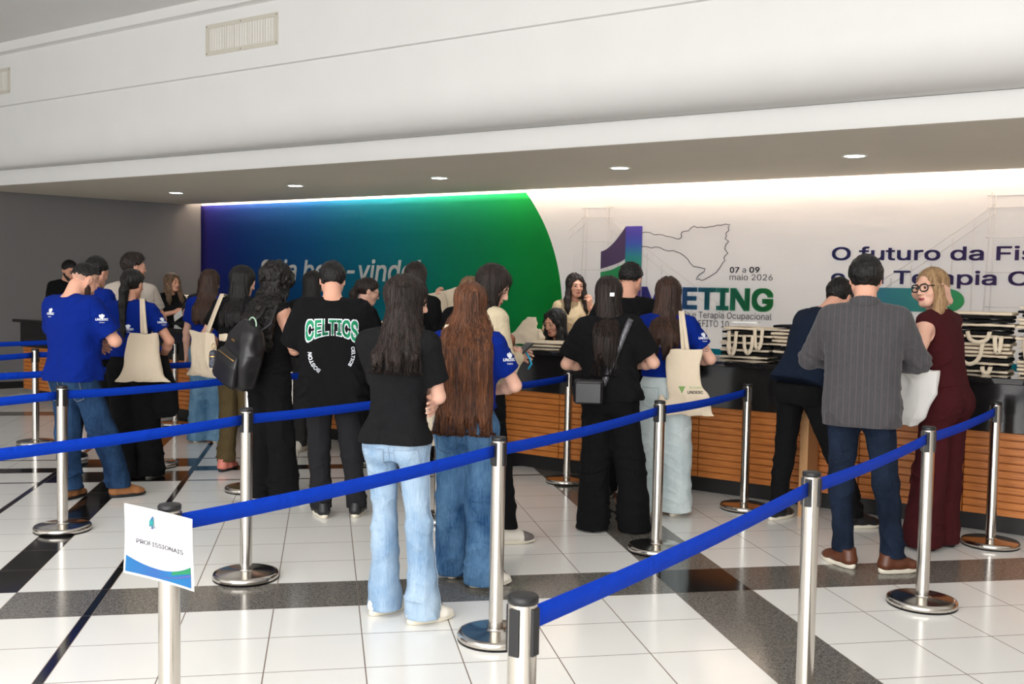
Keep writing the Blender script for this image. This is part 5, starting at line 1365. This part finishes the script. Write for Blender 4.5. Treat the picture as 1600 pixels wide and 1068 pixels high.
tote_print(t, R, L, 'UNOESC', None)
shoulder_tote('ponytail', 'plain cream tote slung on the shoulder of the woman with the long ponytail', 1, -.01, -.175, 1.19, .38, .14, .34, (.0,-.03), 4.1)
shoulder_tote('olive', 'cream tote half hidden behind the black backpack', -1, -.02, -.16, 1.15, .36, .22, .30, (-.02,0), 2.2)
D = PP['longhair']; shoulder_tote('longhair', 'cream tote showing only a corner between the two front women', -1, -.055, .02, 1.15, .38, .16, .22, (.01,.0), 3.3)
# tote held up by the staff woman
D = PP['stafftote']; wl = W(D, D['arms'][1][2]/1.0); 
hb = W(D, (.20,.36,1.56)); t, R, L = tote('cream tote held up in front of the face of a woman behind the counter', hb+np.array([-.02,0,.05]), hb+np.array([.07,0,-.29]), .38, .36, (.45,-1,0), .022, None, 5.5)
for s in (-.07,.05):
    m = MB(); P_ = [R@np.array([s+.02*math.sin(q*3), -.03-.012*math.sin(q*3.1), L-.01-.22*q]) for q in np.linspace(0, 1, 10)]; m.band(P_, [R[:,0]*.013]*10, [R[:,1]]*10, .003); m.build('handle', TOTE, t)
# crossbody bag
D = PP['crossbody']; c, s = math.cos(D['rz']), math.sin(D['rz']); bk = np.array([s,-c,0]); rt = np.array([c,s,0])
p0 = W(D, (-.125,-.235,.955)); lea = plain('black_leather', (26,25,27), .38)
t = thing('crossbody_bag', 'small black box bag hanging at the back of the woman with the silver hair clip', 'handbag', tuple(p0), D['rz'])
v = Vol((-.13,-.07,-.11), (.13,.07,.11), .004); v.D[:] = 1
def rbox(v, c_, hs, r):
    c_ = np.array(c_); hs = np.array(hs)
    def fn(X, Y, Z):
        qx, qy, qz = np.abs(X-c_[0])-hs[0]+r, np.abs(Y-c_[1])-hs[1]+r, np.abs(Z-c_[2])-hs[2]+r
        return np.sqrt(np.maximum(qx,0)**2+np.maximum(qy,0)**2+np.maximum(qz,0)**2)+np.minimum(np.maximum(np.maximum(qx,qy),qz),0)-r
    v.put(fn, c_-hs, c_+hs); return v
rbox(v, (0,0,0), (.098,.036,.082), .03); V, F = v.mesh(); raw_mesh('bag_body', V, F, lea, t)
v = Vol((-.13,-.07,-.11), (.13,.07,.11), .004); rbox(v, (0,-.034,-.008), (.084,.008,.066), .006); V, F = v.mesh(); raw_mesh('front_panel', V, F, lea, t)
m = MB(); m.tube([(.088,-.02,.05),(.09,-.02,-.06)], .003, 6); m.build('zipper', plain('gunmetal', (70,70,74), .35, .7), t)
tb = bvh_of(D['top']); P_ = []; 
for q in np.linspace(0, 1, 22):
    x = -.04*(1-q)+.125*q; z = .99*(1-q)+1.418*q; h = tb.ray_cast(Vector(np.array((x,-.6,z))*D['k']), Vector((0,1,0)))
    y = (h[0].y if h[0] else -.12)-.012; P_.append(rt*(x*D['k'])+bk*(-y)+np.array([0,0,z*D['k']])+np.array(D['root'].location)-p0)
P_ = [np.array([a@rt, -(a@bk), a[2]]) for a in P_]
# keep clear of the hair and over the shoulder
P_ += [P_[-1]+np.array([.012,.05,.02]), P_[-1]+np.array([.010,.10,.0])]
def glitter():
    q = NT('glitter_strap'); n = q.n('ShaderNodeTexVoronoi'); n.inputs['Scale'].default_value = 260; q.l(q.coord(), n.inputs['Vector'])
    q.col(q.ramp(n.outputs['Distance'], [(.1,srgb((200,200,204))),(.45,srgb((90,90,96))),(.8,srgb((40,40,44)))])).val(Metallic=.5, Roughness=.35); return q.m
wv = unit(np.cross(np.array(P_[15])-np.array(P_[4]), (0,-1,0))); m = MB(); m.band(P_, [wv*.019]*len(P_), [(0,-1,0)]*len(P_), .004); m.build('strap', glitter(), t)
m = MB(); m.band([P_[0], np.array([.085,-.01,.075])*.6+np.array(P_[0])*.4, (.085,-.005,.07)], [(.012,0,.004)]*3, [(0,-1,0)]*3, .004); m.build('strap_end', lea, t)
# backpack
D = PP['curly']; c, s = math.cos(D['rz']), math.sin(D['rz'])
bx = W(D, (.05,-.285,1.07)); t = thing('backpack', 'black leather backpack with gold zips on the curly-haired woman', 'backpack', tuple(bx), D['rz']-.15)
Rb = rot3('y', math.radians(20)); Mb = mat4(Rb); v = Vol((-.33,-.25,-.36), (.33,.25,.36), .0055)
v.loft([(-.23,0,0,.150,.075),(-.20,0,0,.172,.095),(-.05,0,0,.170,.098),(.10,0,.01,.150,.085),(.19,0,.02,.115,.062),(.235,0,.03,.07,.035)], 0, M=Mb, p=3.0)
v.warp(lambda x, y, z: .007*(1-2*np.abs(vnoise(x*6+2, y*6, z*5+x*3)))+.004*vnoise(x*16, y*16, z*16)); V, F = v.mesh(); raw_mesh('bag_body', V, F, lea, t)
v = Vol((-.33,-.25,-.36), (.33,.25,.36), .0055); v.loft([(-.215,-.01,-.10,.120,.020),(-.19,-.01,-.105,.132,.034),(-.06,-.01,-.105,.128,.034),(.0,-.01,-.095,.115,.026),(.02,-.01,-.085,.10,.012)], 0, M=Mb, p=3.4); v.warp(lambda x, y, z: .004*vnoise(x*9, y*9, z*9)); V, F = v.mesh(); raw_mesh('front_pocket', V, F, lea, t)
GOLD = plain('gold_metal', (206,164,96), .3, .9)
m = MB(); m.tube([xf(Mb, q) for q in [(-.115,-.128,-.012),(-.06,-.134,-.006),(0,-.137,-.003),(.06,-.134,-.004),(.10,-.126,-.008)]], .0035, 6); m.build('zipper', GOLD, t)
m = MB(); m.box((-.018,-.104,.105), (.018,-.094,.114), Mb); m.build('gold_bar', GOLD, t)
for x in (-.07,.07):
    m = MB(); q = [xf(Mb, (x,.045,.20)), xf(Mb, (x+.03,.10,.27)), (x+.10,.16,.33), (x+.15,.22,.33)]; m.band(q, [(.018,0,0)]*4, [(0,-.4,1)]*4, .006); m.build('shoulder_strap', lea, t)
m = MB(); m.tube([xf(Mb, (.05*math.cos(a)*-1, .03, .22+.055*math.sin(a))) for a in np.linspace(0, math.pi, 9)], .006, 6); m.build('grab_handle', plain('mint_handle', (166,196,170), .6), t)
# charms and pouch hanging from it
pq = W(D, (-.20,-.33,1.06)); t = thing('pouch', 'small dark patterned pouch clipped to the backpack with a gold ring', 'pouch', tuple(pq), D['rz'])
def pat():
    q = NT('patterned_pouch'); n = q.n('ShaderNodeTexVoronoi'); n.inputs['Scale'].default_value = 60; q.l(q.coord(), n.inputs['Vector']); q.col(q.ramp(n.outputs['Distance'], [(.2,srgb((96,100,112))),(.5,srgb((50,54,64)))])).val(Roughness=.5); return q.m
v = Vol((-.06,-.05,-.13), (.06,.05,.06), .004); v.cone((0,0,-.085), (0,0,.0), .032, .030); v.plane((0,0,-.10), (0,0,-1)); V, F = v.mesh(); raw_mesh('pouch_body', V, F, pat(), t)
m = MB(); m.lathe([(.0335,-.022),(.0345,-.018),(.0335,-.014)], 24); m.build('zip_line', GOLD, t)
m = MB(); m.tube([(.0+.016*math.cos(a), 0, .055+.020*math.sin(a)) for a in np.linspace(0, 2*math.pi, 15)], .003, 5, cap=False); m.build('ring', GOLD, t)
ch = [((.052,-.01,-.02),(190,60,60)),((.055,-.012,-.05),(226,226,230)),((.050,-.012,-.075),(90,180,200)),((.046,-.012,-.10),(220,150,140)),((.06,-.01,.005),(200,210,220))]
for p, cc in ch:
    v = Vol((p[0]-.03,p[1]-.03,p[2]-.03), (p[0]+.03,p[1]+.03,p[2]+.03), .004); v.ell(p, (.014,.008,.017)); V, F = v.mesh(); raw_mesh('charm', V, F, plain('charm', cc, .4), t)
# black jacket hung on the ponytail woman's arm
D = PP['ponytail']; q = W(D, (.24,.02,.93)); t = thing('jacket', 'black jacket hanging over the right arm of the ponytail woman', 'jacket', tuple(q), D['rz'])
v = Vol((-.2,-.2,-.48), (.2,.2,.16), .008); v.loft([(-.42,.03,0,.10,.05),(-.36,.03,0,.115,.07),(-.15,.02,0,.105,.065),(.0,0,.0,.085,.06),(.06,-.01,.02,.05,.05)], 0, p=2.2); v.warp(lambda x, y, z: .014*(1-2*np.abs(vnoise(x*11, y*11, z*4)))+.02*vnoise(x*6+4, y*6, z*4)); V, F = v.mesh(); raw_mesh('jacket_cloth', V, F, BLACK, t)
# white jacket over the arm of the woman in maroon
D = PP['maroon']; sh, el, wr = D['arms'][0]; q = W(D, el*.35+wr*.65); t = thing('jacket', 'white jacket draped over the forearm of the woman in maroon', 'jacket', tuple(q), D['rz'])
k = D['k']; d_ = unit(wr-el); v = Vol((-.24,-.26,-.42), (.24,.28,.16), .006); e_ = (el-(el*.35+wr*.65))*k; w_ = (wr-(el*.35+wr*.65))*k
v.cone(e_*1.0, w_*1.25, .066, .066); v.loft([(-.33,-.012,.03,.035,.095),(-.28,-.012,.02,.05,.130),(-.12,-.008,-.01,.055,.138),(0,0,-.02,.060,.130)], .03, p=2.2)
v.warp(lambda x, y, z: .013*(1-2*np.abs(vnoise(x*9+1, y*12, z*3.5+y*4)))+.010*vnoise(x*8, y*8, z*6)); V, F = v.mesh(); raw_mesh('jacket_cloth', V, F, cloth('white_cotton', (236,234,230), 600, .85, .08), t)
# phones and paper in hands
def phone(key, i, label, off, tilt, size=(.072,.150)):
    D = PP[key]; sh, el, wr = D['arms'][i]; p = W(D, wr+unit(wr-el)*.085+np.array(off)); t = thing('phone', label, 'phone', tuple(p), D['rz'])
    m = MB(); Mx = mat4(rot3('z', tilt[1])@rot3('x', tilt[0])); m.box((-size[0]/2,-size[1]/2,-.004), (size[0]/2,size[1]/2,.004), Mx); m.build('phone_body', BLK, t, .003)
    m = MB(); m.box((-size[0]/2+.004,-size[1]/2+.004,.0041), (size[0]/2-.004,size[1]/2-.004,.0048), Mx); m.build('screen', plain('dark_glass', (20,24,30), .1), t); return t
t = phone('phone', 1, 'black phone held by the bowing woman in the cream top', (0,.01,.02), (.6,0))
m = MB(); m.tube([(.0,.02,-.01),(.03,.03,-.05),(.05,.03,-.085),(.03,.02,-.12)], .006, 6); m.build('wrist_loop', plain('cyan_loop', (30,170,214), .5), t)
phone('bearded', 1, 'dark phone held by the bearded man in blue', (-.01,.0,.02), (.55,.1))
D = PP['staffpaper']; q = W(D, (.10,.36,1.16)); t = thing('paper_sheet', 'small white paper held by the staff woman with balayage hair', 'paper', tuple(q), D['rz']+.1)
m = MB(); m.box((-.075,-.001,-.055), (.075,.001,.055), mat4(rot3('y', .55)@rot3('x', -.5))); m.build('sheet', plain('white_paper', (240,240,240), .5), t)

# ---------------------------------------------------------------- folded totes in stacks
BLACKT = cloth('black_canvas', (28,27,28), 700, .9, .15)
def folded_mesh(seed, w=.40, d=.30, h=.021):
    rg = np.random.RandomState(seed); v = Vol((-.26,-.22,-.01), (.26,.22,h+.02), .006)
    rbox(v, (0,0,h/2), (w/2,d/2,h*.46), h*.42)
    v.warp(lambda x, y, z: .0038*vnoise(x*9+seed*3.3, y*9, z*30)+.003*vnoise(x*24+seed, y*24, z*60)); V, F = v.mesh(); return V, F
protos = {}
def folded(label, group, loc, rz, col, seed, handle):
    t = thing('folded_tote', label, 'folded tote bag', loc, rz, group); key = (seed % 4, col)
    if key not in protos:
        V, F = folded_mesh(seed % 4); o = raw_mesh('bag_body', V, F, TOTE if col == 'c' else BLACKT, t); protos[key] = o
    else:
        o = protos[key].copy(); SC.collection.objects.link(o); o.parent = t
    if handle is not None:
        m = MB(); x0, x1, dr, th = handle; P_ = [(x0+(x1-x0)*q, -.150-.030-.010*math.sin(q*math.pi), .016-dr*math.sin(q*math.pi)**.35) for q in np.linspace(0, 1, 14)]
        P_ = [(x0,-.12,.02)]+P_+[(x1,-.12,.02)]; wd = []
        for i in range(len(P_)):
            a = np.array(P_[max(i-1,0)]); b = np.array(P_[min(i+1,len(P_)-1)]); tg = unit(b-a); wd.append(unit(np.cross(tg, (0,-1,.001)))*.014)
        m.band(P_, wd, [(0,-1,.1)]*len(P_), .003); m.build('handle', TOTE, t)
    return t
def stack(label, group, x, y, rz, cols_, seed, hstep=.0285, z0=1.073, handles=()):
    rg = random.Random(seed)
    for i, c_ in enumerate(cols_):
        hd = None
        for a, x0, x1, dr in handles:
            if a == i: hd = (x0, x1, dr, 0)
        folded(label, group, (x+rg.uniform(-.022,.022), y+rg.uniform(-.010,.010), z0+i*hstep), rz+rg.uniform(-.05,.05), c_, rg.randrange(99), hd)
stack('folded tote in the low stack on the counter left of the bending man', 'totes in the low left stack', -2.99, 7.76, .05, 'cbcbcbcbc', 3, handles=((4,-.12,-.06,.10),(6,-.02,.05,.14),(7,-.13,-.07,.15),(8,.07,.13,.16)))
stack('folded tote in the stack half hidden by the navy sweater', 'totes beside the navy sweater', -2.57, 7.78, -.06, 'bbcbcccccb', 5, handles=((3,-.14,-.09,.08),(3,.0,.05,.08),(4,.08,.13,.10)))
stack('folded tote in the tall stack right of the woman in maroon', 'totes in the tall stack', -1.27, 7.72, .04, 'cbcbccccbcbbcbbc', 8, .0268, handles=((1,-.08,-.03,.04),(1,.04,.09,.04),(8,-.13,.03,.17),(9,.09,.13,.11),(10,-.06,.08,.07)))
stack('folded tote in the tall stack cut off by the right edge', 'totes in the rightmost stack', -.82, 7.72, -.05, 'ccccbbccccbbcccbbc', 11, .0262, handles=((9,-.13,-.07,.17),(8,.06,.14,.16)))
stack('folded tote in the low pile before the seated staff woman in glasses', 'totes near the seated staff woman', -4.84, 7.78, .1, 'cc', 14, .03)
stack('folded tote in the pile behind the tall dark-haired woman', 'totes behind the tall woman', -6.75, 7.80, -.05, 'cccccc', 17, handles=((3,-.08,.06,.06),))
stack('folded tote in the stack behind the curly-haired woman', 'totes behind the curly-haired woman', -9.0, 7.80, .03, 'cccccccccccc', 20)
tb_ = thing('back_table', 'plain table behind the counter carrying stacked totes at the left', 'table', (-12.35,9.75,0), .037)
m = MB(); m.box((-.9,-.3,.98), (.9,.3,1.02)); m.build('table_top', plain('table_grey', (120,116,112), .6), tb_)
for x in (-.85,.85):
    for y in (-.26,.26): m = MB(); m.box((x-.02,y-.02,0), (x+.02,y+.02,.98)); m.build('leg', plain('table_grey', (120,116,112), .6), tb_)
for xx in (-12.80,-12.35,-11.9): stack('folded tote on the back table behind the staff woman with the paper', 'totes on the back table', xx, 9.75, .04, 'ccccccccccccc', int(abs(xx)*10), .03, 1.023)
# loose totes lying open on the counter by the seated staff woman
for i, (x, y, h_, a, lab_) in enumerate([(-5.68,7.86,.20,-.12,'crumpled cream tote standing open on the counter, nearest the green banner'), (-5.27,7.86,.21,.06,'crumpled cream tote with a small dark mark beside the seated staff woman')]):
    t = thing('tote_bag', lab_, 'tote bag', (x,y,1.078), a); v = Vol((-.28,-.16,-.02), (.28,.16,h_+.12), .006)
    v.loft([(0,0,0,.205,.06),(.05,0,.01,.20,.055),(h_*.5,(-.03,.03)[i],.02,.14,.04),(h_*.85,(-.06,.05)[i],.03,.075,.022),(h_+.03,(-.08,.07)[i],.03,.025,.012)], 0, p=2.4); v.warp(lambda x_, y_, z_: .012*(1-2*np.abs(vnoise(x_*8+i, y_*8, z_*8)))+.006*vnoise(x_*20, y_*20, z_*20)); V, F = v.mesh(); raw_mesh('bag_body', V, F, TOTE, t)
# stools under the two seated staff
for key in ('staffseated', 'staffglasses'):
    D = PP[key]; L = D['root'].location; t = thing('office_stool', 'stool under the seated staff woman ' + ('at the far left' if key == 'staffseated' else 'with thin glasses'), 'stool', (L[0],L[1],0), D['rz'])
    zs = (D['P'].hipz-.145)*D['k']-.02
    m = MB(); m.lathe([(.001,zs-.05),(.19,zs-.05),(.20,zs-.03),(.19,zs),(.001,zs)], 28, mat4(None, (0,-.06,0))); m.build('seat', BLK, t); m = MB(); m.lathe([(.02,.03),(.02,zs-.05)], 12, mat4(None, (0,-.06,0))); m.build('column', STEEL, t); m = MB(); m.lathe([(.001,0),(.22,0),(.22,.02),(.03,.035),(.001,.035)], 28, mat4(None, (0,-.06,0))); m.build('base', BLK, t)
# papers on the counter
for i, (x, y, a) in enumerate([(-3.02,7.72,.2)]):
    t = thing('paper_stack', 'few printed papers on top of the low stack of totes', 'papers', (x,y,1.07+.0285*9+.03), a); m = MB(); m.box((-.10,-.07,0), (.10,.07,.008)); m.build('sheets', plain('white_paper', (240,240,240), .5), t)
